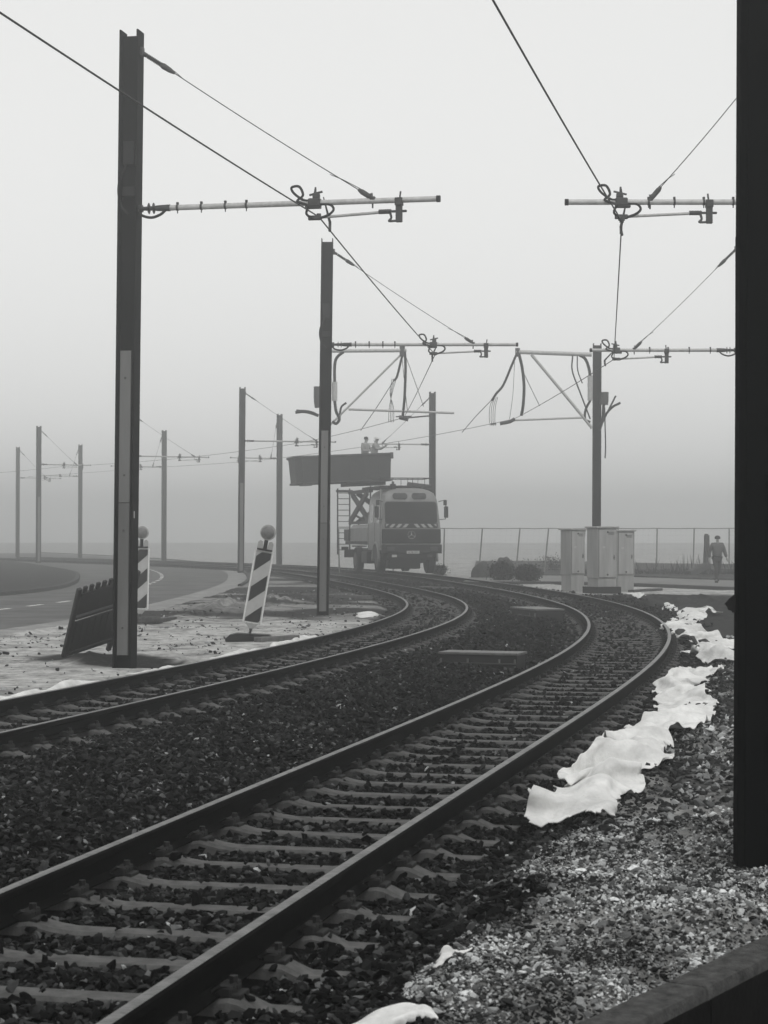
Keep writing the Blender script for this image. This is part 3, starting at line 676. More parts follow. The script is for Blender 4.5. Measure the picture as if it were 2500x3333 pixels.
def arm_mast(label, px, Y, H, lean, side, armz, tip_px, clamp_px, brk_px, stay_px, W, th=None, panels=None, near=True, w_=.25, stay_z=None, dz=0.0, loop=True):
    B = Vector(((px - CX) / FP * Y, Y, 0))
    if th is None: th = float(np.interp(Y, TL[1], TL[2]))
    d = Vector((math.cos(th), -math.sin(th), 0)) * side
    rot = math.atan2(d.y, d.x)
    t = thing('catenary_mast', label, 'catenary mast', B, (0, 0, rot), 'catenary masts along the tracks')
    # local x points over the track; the web recess towards the camera is local -y for left masts, +y for right masts
    fy = 1 if side > 0 else -1
    L = beam_part(t, H, lean * side, w_, m='mast')
    if panels:
        Lp = (L or Matrix()) @ Matrix.Scale(fy, 4, (0, 1, 0)); covers(t, Lp, panels, w_, near)
    def lx(p): k = (p - CX) / FP; return (k * B.y - B.x) / (d.x - k * d.y)
    ln = lean * side * armz / H
    x0 = w_ / 2 + ln; xt, xc, xb, xs = lx(tip_px), lx(clamp_px), lx(brk_px), lx(stay_px)
    zz = lambda x: armz + dz * (x - x0) / (xt - x0)
    Wl = Matrix.Rotation(-rot, 4, 'Z') @ (Vector(W) - B)
    sg = 8 if near else 6; yo = -.02 * fy
    # arm tube
    mb = MB(); mb.tube([(x0 + .34, 0, zz(x0 + .34)), (xt, 0, zz(xt))], .036, 12 if near else 6); arm = mb.build('arm', M['galv'], t, True, auto=50)
    mb = MB(); mb.tube([(xt - .035, 0, zz(xt)), (xt + .012, 0, zz(xt))], .043, 12 if near else 6); mb.build('end_cap', M['black'], arm, True, auto=40)
    if near:
        for f in (.09, .25, .41, .55):
            mb = MB(); x = x0 + .34 + f * (xc - x0 - .34) if side > 0 else x0 + .3 + f * (xt - x0 - .3)
            mb.tube([(x - .014, 0, zz(x)), (x + .014, 0, zz(x))], .041, 12); mb.tube([(x, 0, zz(x) - .075), (x, 0, zz(x) + .07)], .008, 6); mb.box((x, 0, zz(x) + .055), (.03, .03, .025)); mb.build('clamp_band', M['fitting'], arm)
    # insulator at the mast
    mb = MB(); pts = []; rr = []
    for k, (dx, r_) in enumerate([(.0, .05), (.05, .05), (.052, .025), (.12, .03), (.122, .03), (.135, .075), (.145, .03), (.185, .03), (.2, .075), (.21, .03), (.25, .04), (.42, .046), (.42, .0)]): pts.append((x0 + dx, 0, zz(x0 + dx))); rr.append(max(r_, .001))
    mb.tube(pts, rr, 10); mb.build('insulator', M['fitting'], t, True, auto=40)
    if near and loop:
        mb = MB(); mb.tube(spline([(x0 - .02, yo * 2, zz(x0) + .0), (x0 + .05, yo * 2, zz(x0) - .09), (x0 + .18, yo * 2, zz(x0) - .125), (x0 + .3, yo * 2, zz(x0) - .09), (x0 + .36, yo, zz(x0) - .035)], 6), .018, 6); mb.build('feeder_cable', M['cable'], t, True)
    if near and side > 0:
        MB().box((-.01 + lean * .8, -fy * .03, armz + .72), (.15, .05, .30), 0, None, .008).build('mounting_plate', M['truckdk'], t)
        MB().box((.0 + lean * .7, -fy * .03, armz + .22), (.17, .05, .12), 0, None, .008).tube(spline([(-.03 + lean * .75, -fy * .05, armz + .58), (-.06, -fy * .06, armz + .3), (-.03, -fy * .06, armz + .05), (.08, -fy * .06, armz - .08)], 5), .016, 6).build('cable_bracket', M['truckdk'], t)
        MB().box((w_ / 2 + .003 + lean * 2.0 / H, -fy * .06, 2.0), (.004, .035, .09)).build('label_plate', M['white'], t)
    # stay wire with its two end fittings
    sz = stay_z or H - .27; q0 = Vector((w_ / 2 + lean * side, 0, sz)); q1 = Vector((xs, 0, zz(xs) + .03)); dv = (q1 - q0).normalized(); ln_ = (q1 - q0).length
    mb = MB(); mb.box((q0.x + .012, 0, q0.z), (.05, .09, .12), 0, None, .012)
    mb.tube([q0 + dv * .02, q0 + dv * .10], .028, sg)
    pp, rr = [], []
    for k in range(9): pp += [q0 + dv * (.11 + k * .024), q0 + dv * (.119 + k * .024)]; rr += [.018, .034]
    mb.tube(pp, rr, sg); up = Vector((0, 0, 1))
    mb.tube([q0 + dv * .32, q0 + dv * .36, q0 + dv * .47, q0 + dv * .54], [.028, .04, .033, .018], sg); mb.build('stay_insulator', M['fitting'], t, True, auto=50)
    mb = MB(); pv = dv.cross(Vector((0, 1, 0))).normalized()
    m0, m1 = q0 + dv * .52, q1 - dv * .2
    sag = [m0.lerp(m1, k / 10) - Vector((0, 0, .02 * math.sin(math.pi * k / 10))) for k in range(11)]
    mb.tube(sag, .0065 if near else .008, 5); 
    mb.tube([m0 + pv * .022, m0.lerp(m1, .05)], .005, 5); mb.tube([m1 + pv * .022, m1.lerp(m0, .09), m1.lerp(m0, .15) - pv * .03], .005, 5)
    mb.build('stay_wire', M['cable'], t)
    mb = MB(); mb.tube([q1 - dv * .22, q1 - dv * .17, q1 - dv * .06, q1 + Vector((-.005, 0, .03))], [.018, .034, .034, .045], sg); mb.box((q1.x, 0, q1.z - .0), (.07, .07, .05), 0, None, .01)
    mb.tube([(q1.x, 0, q1.z - .01), (q1.x, 0, q1.z - .12)], .012, 6); mb.build('stay_clamp', M['fitting'], t, True, auto=50)
    # wire holder on the arm, steady arm under it, bracket at the end
    zs = zz(xc) - .19; ws = Wl
    mb = MB(); mb.box((xc, 0, zz(xc)), (.16, .11, .11), 0, None, .015); mb.box((xc - .02, 0, zz(xc) - .055), (.2, .09, .035), 0, None, .01); mb.box((xc + .02, 0, zz(xc) + .085), (.09, .08, .07), 0, None, .015)
    mb.tube([(xc, 0, zz(xc) + .05), (xc + .01, 0, zz(xc) + .2)], [.03, .012], 6); mb.tube([(xc - .07, .0, zz(xc) + .1), (xc + .1, 0, zz(xc) + .14)], .014, 6)
    mb.build('wire_holder', M['fitting'], t)
    if near:
        mb = MB(); s_ = 1 if side > 0 else -1
        mb.tube(spline([(xc + .02, yo, zz(xc) + .05), (xc - .12 * s_, yo, zz(xc) + .03), (xc - .26 * s_, yo, zz(xc) + .12), (xc - .30 * s_, yo, zz(xc) + .2), (xc - .2 * s_, yo, zz(xc) + .21), (xc - .15 * s_, yo, zz(xc) + .1), (xc - .22 * s_, yo * 2, zz(xc) + .02), (xc - .08 * s_, yo * 3, zz(xc) - .04), (xc - .1 * s_, yo * 2, zz(xc) - .14), (xc - .03 * s_, yo, zs - .01)], 6), .017, 6)
        mb.tube(spline([(xc + .06 * s_, yo, zz(xc) - .02), (xc + .2 * s_, yo, zz(xc) - .03), (xc + .25 * s_, yo, zz(xc) - .09), (xc + .2 * s_, yo, zz(xc) - .15), (xc + .08 * s_, yo, zs - .01)], 6), .017, 6)
        mb.build('cable_loop', M['cable'], t, True)
    mb = MB(); zb = zz(xb) - .14
    mb.tube([(xc, 0, zs), (xb - math.copysign(.1, xb - xc), 0, zb)], .019, 8); mb.build('steady_arm', M['galv'], t, True, auto=50)
    mb = MB(); mb.box((xc, 0, zs), (.17, .05, .06), 0, None, .01); mb.tube([(xc, 0, zs), (ws.x, ws.y, ws.z)], [.02, .02], 6)
    for k in range(3):
        p0 = Vector((xc, 0, zs)).lerp(ws, .3 + .2 * k); mb.tube([p0, p0 - Vector((0, 0, .012))], .045, 8)
    mb.tube([Vector((ws.x, ws.y, ws.z + .04)), Vector((ws.x, ws.y, ws.z - .02))], .03, 8); mb.build('wire_clamp', M['fitting'], t)
    mb = MB(); sb = math.copysign(1, xb - xc)
    mb.box((xb, 0, zz(xb) - .02), (.10, .1, .1), 0, None, .01); mb.box((xb, 0, zz(xb) - .16), (.085, .05, .24), 0, None, .01); mb.box((xb, 0, zz(xb) - .14), (.2, .03, .03), 0, None, .008)
    mb.tube([(xb - sb * .26, 0, zb), (xb - sb * .1, 0, zb)], .03, 8); mb.tube(spline([(xb - sb * .12, 0, zb), (xb - sb * .1, 0, zb - .08), (xb - sb * .13, 0, zb - .12), (xb - sb * .05, 0, zb - .12), (xb, 0, zz(xb) - .26)], 5), .016, 6)
    mb.tube([(xb + .01, 0, zz(xb) + .03), (xb + .02, 0, zz(xb) + .11)], .012, 6); mb.build('bracket', M['fitting'], t)
    return t
WL = [Vector((-5.95, 2.0, 5.86)), Vector((-3.02, 15.7, 5.85)), Vector((-.84, 25.75, 5.84)), Vector((1.09, 42.6, 5.58)), P(872, 902, 67), P(640, 958, 90.5), P(388, 990, 106), P(138, 1007.5, 122), Vector((-28.5, 138, 5.85))]
WR = [Vector((-2.0, 2.0, 5.85)), Vector((.82, 15.2, 5.83)), P(1343, 477, 26), P(1326, 776, 42.6), P(1110, 905, 67), P(810, 961, 91.5), P(562, 994, 109), P(304, 1011, 126), Vector((-25.5, 143, 5.86))]
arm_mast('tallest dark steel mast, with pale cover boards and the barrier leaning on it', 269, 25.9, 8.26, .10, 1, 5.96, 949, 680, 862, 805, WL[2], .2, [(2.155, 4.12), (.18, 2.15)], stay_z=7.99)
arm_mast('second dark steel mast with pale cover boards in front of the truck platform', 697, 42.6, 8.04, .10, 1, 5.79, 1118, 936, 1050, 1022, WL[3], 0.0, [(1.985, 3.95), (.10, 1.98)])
arm_mast('mast hidden by the black pillar, its bright arm the highest beside the pillar', 1690, 26.0, 8.26, .0, -1, 6.07, 1222, 1342, 1532, 1404, WR[2], 0.0, [(2.15, 4.1), (.18, 2.15)], stay_z=7.99)
arm_mast('mast behind the black pillar with its arm crossing in front of the cabinet mast', 1603, 42.6, 8.1, .0, -1, 5.67, 1275, 1331, 1440, 1370, WR[3], 0.0, [(1.98, 3.95)])
arm_mast('pale misty mast beside the leaning striped board with a cover board', 520, 89.6, 8.34, .08, 1, 5.93, 725, 641, 684, 684, WL[5], None, [(.1, 4.04)], near=False)
arm_mast('misty mast rising behind the truck cab', 934, 92, 8.3, .0, -1, 5.87, 782, 812, 862, 826, WR[5], None, None, near=False)
arm_mast('misty mast between the second mast and the leaning striped board', 603, 109, 8.3, .03, -1, 5.87, 498, 562, 515, 585, WR[6], None, None, near=False)
arm_mast('misty mast hidden by the tallest mast with its arm showing at the right of it', 283, 106, 8.3, .03, 1, 5.89, 451, 388, 430, 420, WL[6], None, [(.1, 4.0)], near=False)
arm_mast('pale misty mast seen between the tallest mast and the leaning striped board', 354, 126, 8.3, .03, -1, 5.98, 240, 304, 262, 330, WR[7], None, None, near=False)
arm_mast('misty mast over the road with a lighter lower half and a thin arm', 83, 121, 8.3, .03, 1, 5.97, 196, 138, 178, 165, WL[7], None, [(.1, 4.0)], near=False)
arm_mast('faint misty mast between the road mast with the lighter lower half and the tallest mast', 173, 146, 8.3, .03, -1, 5.97, 85, 130, 96, 150, Vector(((130 - CX) / FP * 146, 146, 5.8)), None, None, near=False)
arm_mast('faintest misty mast far off beyond the traffic island', 38, 150, 8.3, .03, 1, 5.97, 120, 80, 108, 100, Vector(((80 - CX) / FP * 150, 150, 5.8)), None, None, near=False)

def truss_mast(label, px, Y, H, side, parts):
    B = Vector(((px - CX) / FP * Y, Y, 0))
    t = thing('catenary_mast', label, 'catenary mast', B, (0, 0, 0), 'catenary masts along the tracks')
    beam_part(t, H, .03, .27, m='mast')
    for name, m, items in parts:
        for (pts, r_) in items:
            mb = MB(); q_ = [P(a, b_, Y + (c if len(rest) else -.1)) - B for a, b_, *rest in pts for c in [rest[0] if rest else 0]]
            mb.tube(spline(q_, 5) if len(q_) > 2 else q_, r_, 8); mb.build(name, M[m], t, True, auto=50)
    return t
tl = truss_mast('mast hidden behind the second mast, carrying a braced arm with hanging cables', 704, 67, 8.1, 1, [
    ('arm', 'galv', [([(712, 758), (878, 757)], .06)]),
    ('strut', 'galv', [([(712, 918), (726, 905), (866, 766)], .035)]),
    ('lower_arm', 'galv', [([(753, 884), (981, 892)], .04)]),
    ('wire_holder', 'fitting', [([(869, 748), (869, 770)], .09), ([(862, 901), (882, 906)], .07), ([(855, 900), (889, 899)], .02), ([(873, 903), (930, 898)], .025)]),
    ('conduit', 'galv', [([(723, 825), (723, 866)], .09)]),
    ('cable_bundle', 'cable', [([(874, 755), (876, 790), (875, 835), (873, 870), (870, 898)], .045), ([(872, 757), (866, 780), (858, 812), (852, 822)], .04)] + [([(856 - k * 3, 818), (849 - k * 1.5 - 2, 850), (841 + k * 3.0, 880), (839 + k * 3.8, 912)], .009) for k in range(4)]),
    ('feeder_cable', 'cable', [([(742, 760), (728, 772), (723, 790), (723, 825)], .05), ([(723, 866), (726, 888), (733, 905), (726, 915), (718, 910)], .05), ([(733, 905), (737, 880), (748, 870)], .035), ([(688, 898), (672, 892), (655, 889), (638, 891)], .05), ([(688, 897), (668, 889), (640, 887)], .04)]),
    ('hanger_wire', 'cable', [([(852, 820), (815, 878), (779, 930)], .012), ([(876, 768), (900, 835), (915, 878)], .01), ([(869, 778), (876, 850), (880, 886)], .01)]),
    ('junction_box', 'fitting', [([(688, 835), (688, 862), (690, 880)], .16)]),
])
tr_ = truss_mast('mast standing behind the grey cabinets with a braced arm and loose cables', 1288, 67, 8.14, -1, [
    ('arm', 'galv', [([(1278, 766), (1114, 760)], .07)]),
    ('strut', 'galv', [([(1148, 766), (1264, 906), (1278, 926)], .05)]),
    ('lower_arm', 'galv', [([(1100, 908), (1258, 902)], .035)]),
    ('wire_holder', 'fitting', [([(1118, 752), (1118, 770)], .08), ([(1080, 915), (1100, 911), (1112, 905)], .06), ([(1060, 916), (1072, 915)], .03)]),
    ('conduit', 'galv', [([(1275, 812), (1275, 865)], .09)]),
    ('cable_bundle', 'cable', [([(1117, 762), (1105, 790), (1087, 832), (1072, 850), (1062, 866)], .04), ([(1121, 764), (1128, 795), (1132, 835), (1130, 875), (1126, 898)], .05)] + [([(1066 + k * 3, 858), (1058 + k * 4, 880), (1057 + k * 4, 905), (1059 + k * 3.6, 920)], .009) for k in range(4)]),
    ('feeder_cable', 'cable', [([(1250, 766), (1264, 775), (1272, 795), (1275, 815)], .05), ([(1275, 865), (1265, 885), (1264, 905), (1275, 912)], .04), ([(1237, 768), (1236, 800), (1250, 840), (1275, 905)], .025), ([(1247, 768), (1248, 800), (1258, 828)], .02), ([(1295, 930), (1306, 900), (1322, 880), (1340, 870)], .04), ([(1296, 925), (1310, 895), (1330, 855)], .03), ([(1306, 880), (1308, 960), (1307, 990)], .022), ([(1304, 870), (1302, 905), (1296, 920)], .05)]),
    ('hanger_wire', 'cable', [([(1064, 862), (1030, 897), (998, 934)], .012), ([(1131, 805), (1150, 845), (1166, 877)], .011), ([(1112, 770), (1108, 850), (1100, 910)], .008)]),
    ('junction_box', 'fitting', [([(1305, 847), (1305, 862), (1304, 874)], .15)]),
])
def wire(name, label, pts):
    fine = []
    for a, b_ in zip(pts[:-1], pts[1:]):
        n = 10
        for k in range(n): t_ = k / n; fine.append(a.lerp(b_, t_) - Vector((0, 0, .05 * 4 * t_ * (1 - t_) * min(1, (b_ - a).length / 25))))
    fine.append(pts[-1]); o = thing(name, label, 'contact wire', (fine[0].x, fine[0].y, 0), group='contact wires above the tracks')
    mb = MB(); mb.tube([p - Vector(o.location) for p in fine], .0095, 6); mb.build('wire', M['cable'], o, True); return o
w1 = wire('contact_wire', 'overhead contact wire held by the arms of the two dark masts', WL)
w2 = wire('contact_wire', 'overhead contact wire held by the arms that reach in from the black pillar', WR)
for o, W2, i in ((w1, WL, 2), (w1, WL, 3), (w2, WR, 2), (w2, WR, 3)):
    a = W2[i]; b_ = a.lerp(W2[i + 1], .06); mb = MB(); org = Vector(o.location)
    mb.tube([a + Vector((.06, 0, .25)) - org, b_ + Vector((.0, 0, .1)) - org, b_ - org], [.008, .022, .02], 6); mb.tube([b_ + Vector((0, 0, .06)) - org, b_ - Vector((0, .12, .03)) - org], .02, 6); mb.build('jumper', M['fitting'], o)

# ---------------------------------------------------------------- striped delineator boards with lamps
def delineator(label, loc, rot, tilt, z0, foot, foot_dark):
    t = thing('delineator', label, 'delineator', loc, (0, 0, rot), 'striped delineator boards with warning lamps')
    f = MB()
    if foot_dark:
        f.prism([(-.40, 0), (.40, 0), (.37, .05), (.30, .10), (-.22, .125), (-.33, .10), (-.40, .04)], -.2, .2)
    else: f.box((0, 0, .06), (.8, .4, .12), 0, None, .03)
    f.build('foot', M['black'] if foot_dark else M['kerb'], t)
    X = Matrix.Translation((0, 0, z0)) @ Matrix.Rotation(tilt, 4, 'Y')
    MB().tube([(0, 0, -.12), (0, 0, .03)], .02, 8, 0, X).tube([(0, 0, .01), (0, 0, .04)], .028, 8, 0, X).build('stem', M['fitting'], t)
    # lower bracket, a pointed plate
    br = MB(); br.prism([(-.11, .13), (.11, .13), (.02, .015), (-.02, .015)], -.012, .012, 0, X); br.build('bracket', M['housing'], t)
    W, H0, H1 = .14, .13, 1.30
    bd = MB(); bd.box((0, 0, (H0 + H1) / 2), (W * 2 - .02, .03, H1 - H0 - .02), 0, X)
    # diagonal bars lie inside the board's own mesh
    Hh = H1 - H0; slope = .22; pitch = .50; bar = .245
    def clip(poly, ax, lim, keep):
        o = []
        for i in range(len(poly)):
            p, q_ = poly[i], poly[(i + 1) % len(poly)]; ip, iq = (p[ax] - lim) * keep >= 0, (q_[ax] - lim) * keep >= 0
            if ip: o.append(p)
            if ip != iq: k = (lim - p[ax]) / (q_[ax] - p[ax]); o.append((p[0] + (q_[0] - p[0]) * k, p[1] + (q_[1] - p[1]) * k))
        return o
    wi = W - .022
    for k in range(-1, 4):
        zb = H0 - .17 + k * pitch
        poly = [(-wi, zb), (wi, zb + slope), (wi, zb + slope + bar), (-wi, zb + bar)]
        poly = clip(clip(poly, 1, H0 + .02, 1), 1, H1 - .02, -1)
        if len(poly) > 2: bd.prism(poly, -.018, -.0165, 1, X)
    bd.build('board', [M['white'], M['stripe']], t)
    fr = MB()
    for e in (-1, 1): fr.tube([(e * W, 0, H0), (e * W, 0, H1)], .016, 8, 0, X)
    for z in (H0, H1): fr.tube([(-W, 0, z), (W, 0, z)], .014, 8, 0, X)
    fr.build('frame', M['whiteb'], t, True, auto=50)
    lp = MB(); lp.box((0, 0, H1 + .025), (.25, .11, .03), 1, X, .005)
    for e in (-1, 1): lp.prism([(e * .125, H1 + .04), (e * .125, H1 + .135), (e * .095, H1 + .17), (e * .05, H1 + .155), (e * .03, H1 + .04)], -.045, .045, 0, X)
    lp.tube([(0, 0, H1 + .03), (0, 0, H1 + .2)], .032, 10, 1, X)
    lp.tube([(.006, -.062, H1 + .308), (.006, -.05, H1 + .308), (.006, .03, H1 + .308), (.006, .07, H1 + .308)], [.121, .127, .127, .1], 28, 0, X)
    hd = lp.build('lamp_housing', [M['housing'], M['black']], t, True, auto=35)
    ln = MB(); ln.tube([(0, -.05, H1 + .30), (0, -.066, H1 + .30), (0, -.082, H1 + .30), (0, -.088, H1 + .30)], [.104, .104, .07, .01], 28, 0, X); ln.build('lamp_lens', M['lens'], hd, True, auto=60)
    return t
u = U(541, 1388); delineator('striped board leaning to the right on a black rubber foot, lamp on top', (u.x, u.y, .03), .05, R(10), .16, True, True)
delineator('upright striped board with lamp half hidden by the tallest mast', ((303 - CX) / FP * 38.6, 38.6, .03), .12, R(1.2), .14, False, False)

# ---------------------------------------------------------------- plastic barrier leaning behind the mast
def barrier():
    o0 = Vector((-4.47, 27.7, .04)); u_ = Vector((.69, .70, .22)).normalized(); v_ = Vector((.36, -.70, 1.1)); v_ = (v_ - u_ * v_.dot(u_)).normalized(); n_ = u_.cross(v_)
    X = Matrix((u_.to_4d(), v_.to_4d(), n_.to_4d(), (0, 0, 0, 1))).transposed(); X.col[3] = (0, 0, 0, 1); X[3][0] = X[3][1] = X[3][2] = 0
    t = thing('barrier_panel', 'dark plastic barrier panel leaning against the back of the tallest mast', 'site barrier', o0)
    Lg, H = 1.10, 1.18
    f = MB(); f.box((.035, H / 2, 0), (.07, H, .055), 0, X, .01); f.box((Lg - .035, H / 2, 0), (.07, H, .055), 0, X, .01); f.box((Lg / 2, .035, 0), (Lg - .15, .07, .05), 0, X, .01); f.box((Lg / 2, .56 * H, 0), (Lg - .15, .045, .06), 0, X, .01); f.box((Lg / 2, H * .9, 0), (Lg - .15, .05, .05), 0, X, .01)
    f.build('frame', M['barrier'], t)
    b_ = MB(); b_.box((Lg / 2, H * .74, 0), (Lg - .15, H * .27, .022), 0, X); b_.box((Lg / 2, .15, 0), (Lg - .15, .15, .022), 0, X); b_.build('board', M['barrier'], t)
    k = 0
    for x in np.arange(.14, Lg - .1, .112):
        sl = MB(); sl.box((x, .40, .0), (.052, .36, .034), 0, X, .006); sl.build('slat', M['barrier'], t)
        tp = MB(); tp.box((x, H * .9 + .075, 0), (.06, .10, .04), 0, X, .008); tp.build('post_cap', M['barrier'], t)
    MB().box((.43, .41, .004), (.72, .38, .014), 0, X).build('board', M['barrier'], t)
    MB().box((1.0, .41, .004), (.16, .38, .014), 0, X).build('board', M['barrier'], t)
    MB().box((.87, .34, .004), (.16, .24, .014), 0, X).build('board', M['barrier'], t)
    MB().box((Lg - .2, -.08, -.03), (.06, .22, .05), 0, X).build('foot', M['barrier'], t)
barrier()

# ---------------------------------------------------------------- service truck with work platform
def truck():
    th = -.2; front = Vector((1.09, 80.0, .15))
    t = thing('service_truck', 'pale utility truck with raised dark work platform facing the camera on the rails', 'truck', front, (0, 0, -th))
    rows = [(.95, 1.18, .0, 3.0), (1.25, 1.20, -.02, 3.0), (1.85, 1.20, -.02, 3.0), (2.05, 1.19, 0.0, 3.0), (2.9, 1.11, .14, 3.0), (3.1, 1.06, .2, 3.0), (3.24, .98, .27, 3.0), (3.36, .80, .4, 3.0), (3.44, .5, .6, 2.98), (3.46, .2, .75, 2.95)]
    V = []; F = []
    for (z, w_, yf, yb) in rows: V += [(-w_, yf + .05, z), (-w_ * .93, yf, z), (w_ * .93, yf, z), (w_, yf + .05, z), (w_, yb, z), (-w_, yb, z)]
    for i in range(len(rows) - 1):
        for k in range(6): F.append((i * 6 + k, i * 6 + (k + 1) % 6, i * 6 + 6 + (k + 1) % 6, i * 6 + 6 + k))
    F += [list(range(6)), [len(V) - 6 + k for k in range(6)]]
    cab = MB().add(V, F).build('cab', M['truck'], t, True, auto=28)
    yz = lambda z: float(np.interp(z, [r_[0] for r_ in rows], [r_[2] for r_ in rows]))
    def rrect(x0, x1, z0, z1, r_, n=5):
        o = []
        for (cx, cz, a) in ((x1 - r_, z1 - r_, 0), (x0 + r_, z1 - r_, 90), (x0 + r_, z0 + r_, 180), (x1 - r_, z0 + r_, 270)):
            for k in range(n + 1): b_ = R(a + 90 * k / n); o.append((cx + r_ * math.cos(b_), cz + r_ * math.sin(b_)))
        return o
    def face(poly, name, m, par, off=.012, th_=.03):
        n = len(poly); V = [(x, yz(z) - off, z) for x, z in poly] + [(x, yz(z) - off + th_, z) for x, z in poly]
        return MB().add(V, [list(range(n)), list(range(2 * n - 1, n - 1, -1))] + [(i, i + n, (i + 1) % n + n, (i + 1) % n) for i in range(n)]).build(name, M[m], par)
    face(rrect(-1.07, 1.07, 2.0, 2.90, .13), 'windscreen_seal', 'truckdk', t, .010)
    ws = face(rrect(-1.03, 1.03, 2.04, 2.86, .11), 'windscreen', 'glass', t, .020)
    wp = MB()
    for x in (-.55, .2): wp.tube([(x, yz(2.05) - .04, 2.04), (x + .35, yz(2.2) - .04, 2.16), (x + .62, yz(2.2) - .04, 2.2)], .012, 5)
    wp.build('wiper', M['black'], ws)
    for x in (-.42, .36): face(rrect(x - .30, x + .30, 2.99, 3.25, .11), 'roof_window', 'glass', t, .03, .08)
    # warning stripes and dark grille with the star
    st = MB(); st.box((.0, -.022, 1.93), (2.16, .02, .19), 0)
    for k in range(4):
        for e in (-1, 1):
            x = e * (.10 + k * .27); st.prism([(x, 2.0), (x + e * .14, 2.0), (x + e * .27, 1.86), (x + e * .13, 1.86)] if k < 3 else [(x, 2.0), (x + e * .12, 2.0), (x + e * .12, 1.90)], -.0345, -.031, 1)
    st.build('warning_stripes', [M['truckdk'], M['white']], t)
    gr = MB().box((0, -.03, 1.51), (2.42, .06, .58), 0, None, .03); 
    for z in np.arange(1.3, 1.75, .085): gr.box((0, -.064, z), (2.2, .01, .03))
    g_ = gr.build('grille', M['truckdk'], t)
    em = MB(); c = Vector((0, -.078, 1.56)); ring = [c + Vector((.15 * math.cos(a), 0, .15 * math.sin(a))) for a in np.linspace(0, 2 * math.pi, 33)]
    em.tube(ring, .011, 6)
    for a in (90, 210, 330):
        d = Vector((math.cos(R(a)), 0, math.sin(R(a)))); em.tube([c, c + d * .145], [.02, .004], 6)
    em.build('emblem', M['chrome'], g_)
    bp = MB().box((0, -.08, 1.0), (2.44, .24, .36), 0, None, .03).box((0, -.06, .74), (2.0, .16, .16), 0, None, .02); bmp = bp.build('bumper', M['truckdk'], t)
    for e in (-1, 1):
        MB().box((e * .88, -.215, 1.0), (.30, .03, .16), 0, None, .015).build('headlight', M['fitting'], t)
        MB().box((e * .72, -.16, .72), (.2, .03, .10), 0, None, .01).build('fog_lamp', M['plate'] if e < 0 else M['fitting'], t)
    pl = MB().box((.03, -.209, .87), (.52, .012, .115), 0, None, .003).build('number_plate', M['plate'], t)
    fc = bpy.data.curves.new('plate_text', 'FONT'); fc.body = 'UL SB 1412'; fc.size = .092; fc.align_x = 'CENTER'; fc.align_y = 'CENTER'; fc.extrude = .001; fc.materials.append(M['stripe'])
    fo = bpy.data.objects.new('lettering', fc); COL.objects.link(fo); dg = bpy.context.evaluated_depsgraph_get(); lm = bpy.data.meshes.new_from_object(fo.evaluated_get(dg)); bpy.data.objects.remove(fo); fo = bpy.data.objects.new('lettering', lm); COL.objects.link(fo); fo.parent = pl; fo.location = (.03, -.2175, .87); fo.rotation_euler = (R(90), 0, 0)
    # doors, side windows (left of picture)
    for e in (-1, 1):
        for (y0, y1) in ((.42, 1.05), (1.85, 2.65)):
            poly = [(y0, 2.06), (y1, 2.06), (y1, 2.84), (y0 + .14, 2.84)]
            n = 4; X0 = lambda z: e * (float(np.interp(z, [r_[0] for r_ in rows], [r_[1] for r_ in rows])))
            V = [(X0(z) + e * .012, y, z) for y, z in poly] + [(X0(z) - e * .02, y, z) for y, z in poly]
            MB().add(V, [(0, 1, 2, 3), (7, 6, 5, 4)] + [(i, i + 4, (i + 1) % 4 + 4, (i + 1) % 4) for i in range(4)]).build('side_window', M['glasslt'], t)
        sm = MB()
        for y in (.32, 1.5, 2.75): sm.box((e * 1.203, y, 1.55), (.012, .015, 1.0))
        sm.build('door_seam', M['seam'], t)
        # wheel arch
        ar = MB(); pts = [(e * 1.2, 1.22 + .62 * math.cos(a), .58 + .66 * math.sin(a)) for a in np.linspace(R(-8), R(188), 18)]; ar.tube(pts, .06, 6); ar.build('wheel_arch', M['truck'], t, True)
        MB().prism([(1.22 + .6 * math.cos(a), .6 + .62 * math.sin(a)) for a in np.linspace(0, math.pi, 16)], e * 1.195, e * 1.212, 0, None, 'x').build('arch_gap', M['truckdk'], t)
        mr = MB(); mr.box((e * 1.42, -.06, 2.48), (.17, .1, .46), 0, None, .03); mr.box((e * 1.38, -.06, 2.86), (.14, .09, .22), 0, None, .03); mr.tube([(e * 1.15, .12, 2.9), (e * 1.36, -.02, 2.96), (e * 1.42, -.05, 2.7), (e * 1.40, -.03, 2.2), (e * 1.18, .06, 2.18)], .018, 6); mr.build('wing_mirror', M['truckdk'], t)
    def wheel(x, y):
        r_ = .52; mb = MB(); pr = [(-.15, r_ - .1), (-.15, r_ - .03), (-.12, r_), (.12, r_), (.15, r_ - .03), (.15, r_ - .1)]
        V = []; n = 28
        for a in np.linspace(0, 2 * math.pi, n, endpoint=False): V += [(x + dx, y + rr_ * math.cos(a), .52 + rr_ * math.sin(a)) for dx, rr_ in pr]
        F = [(i * 6 + k, i * 6 + k + 1, ((i + 1) % n) * 6 + k + 1, ((i + 1) % n) * 6 + k) for i in range(n) for k in range(5)]
        F += [[i * 6 for i in range(n)], [i * 6 + 5 for i in range(n)]]
        wo = mb.add(V, F).build('wheel', M['tyre'], t, True, auto=40)
        s_ = 1 if x > 0 else -1
        MB().tube([(x + s_ * .12, y, .52), (x + s_ * .155, y, .52), (x + s_ * .157, y, .52), (x + s_ * .17, y, .52)], [.3, .29, .14, .09], 20).build('rim', M['fitting'], wo)
    for x in (-1.02, 1.02):
        for y in (1.22, 5.9): wheel(x, y)
    ch = MB(); 
    for e in (-1, 1): ch.box((e * .42, 4.3, .86), (.1, 8.2, .24))
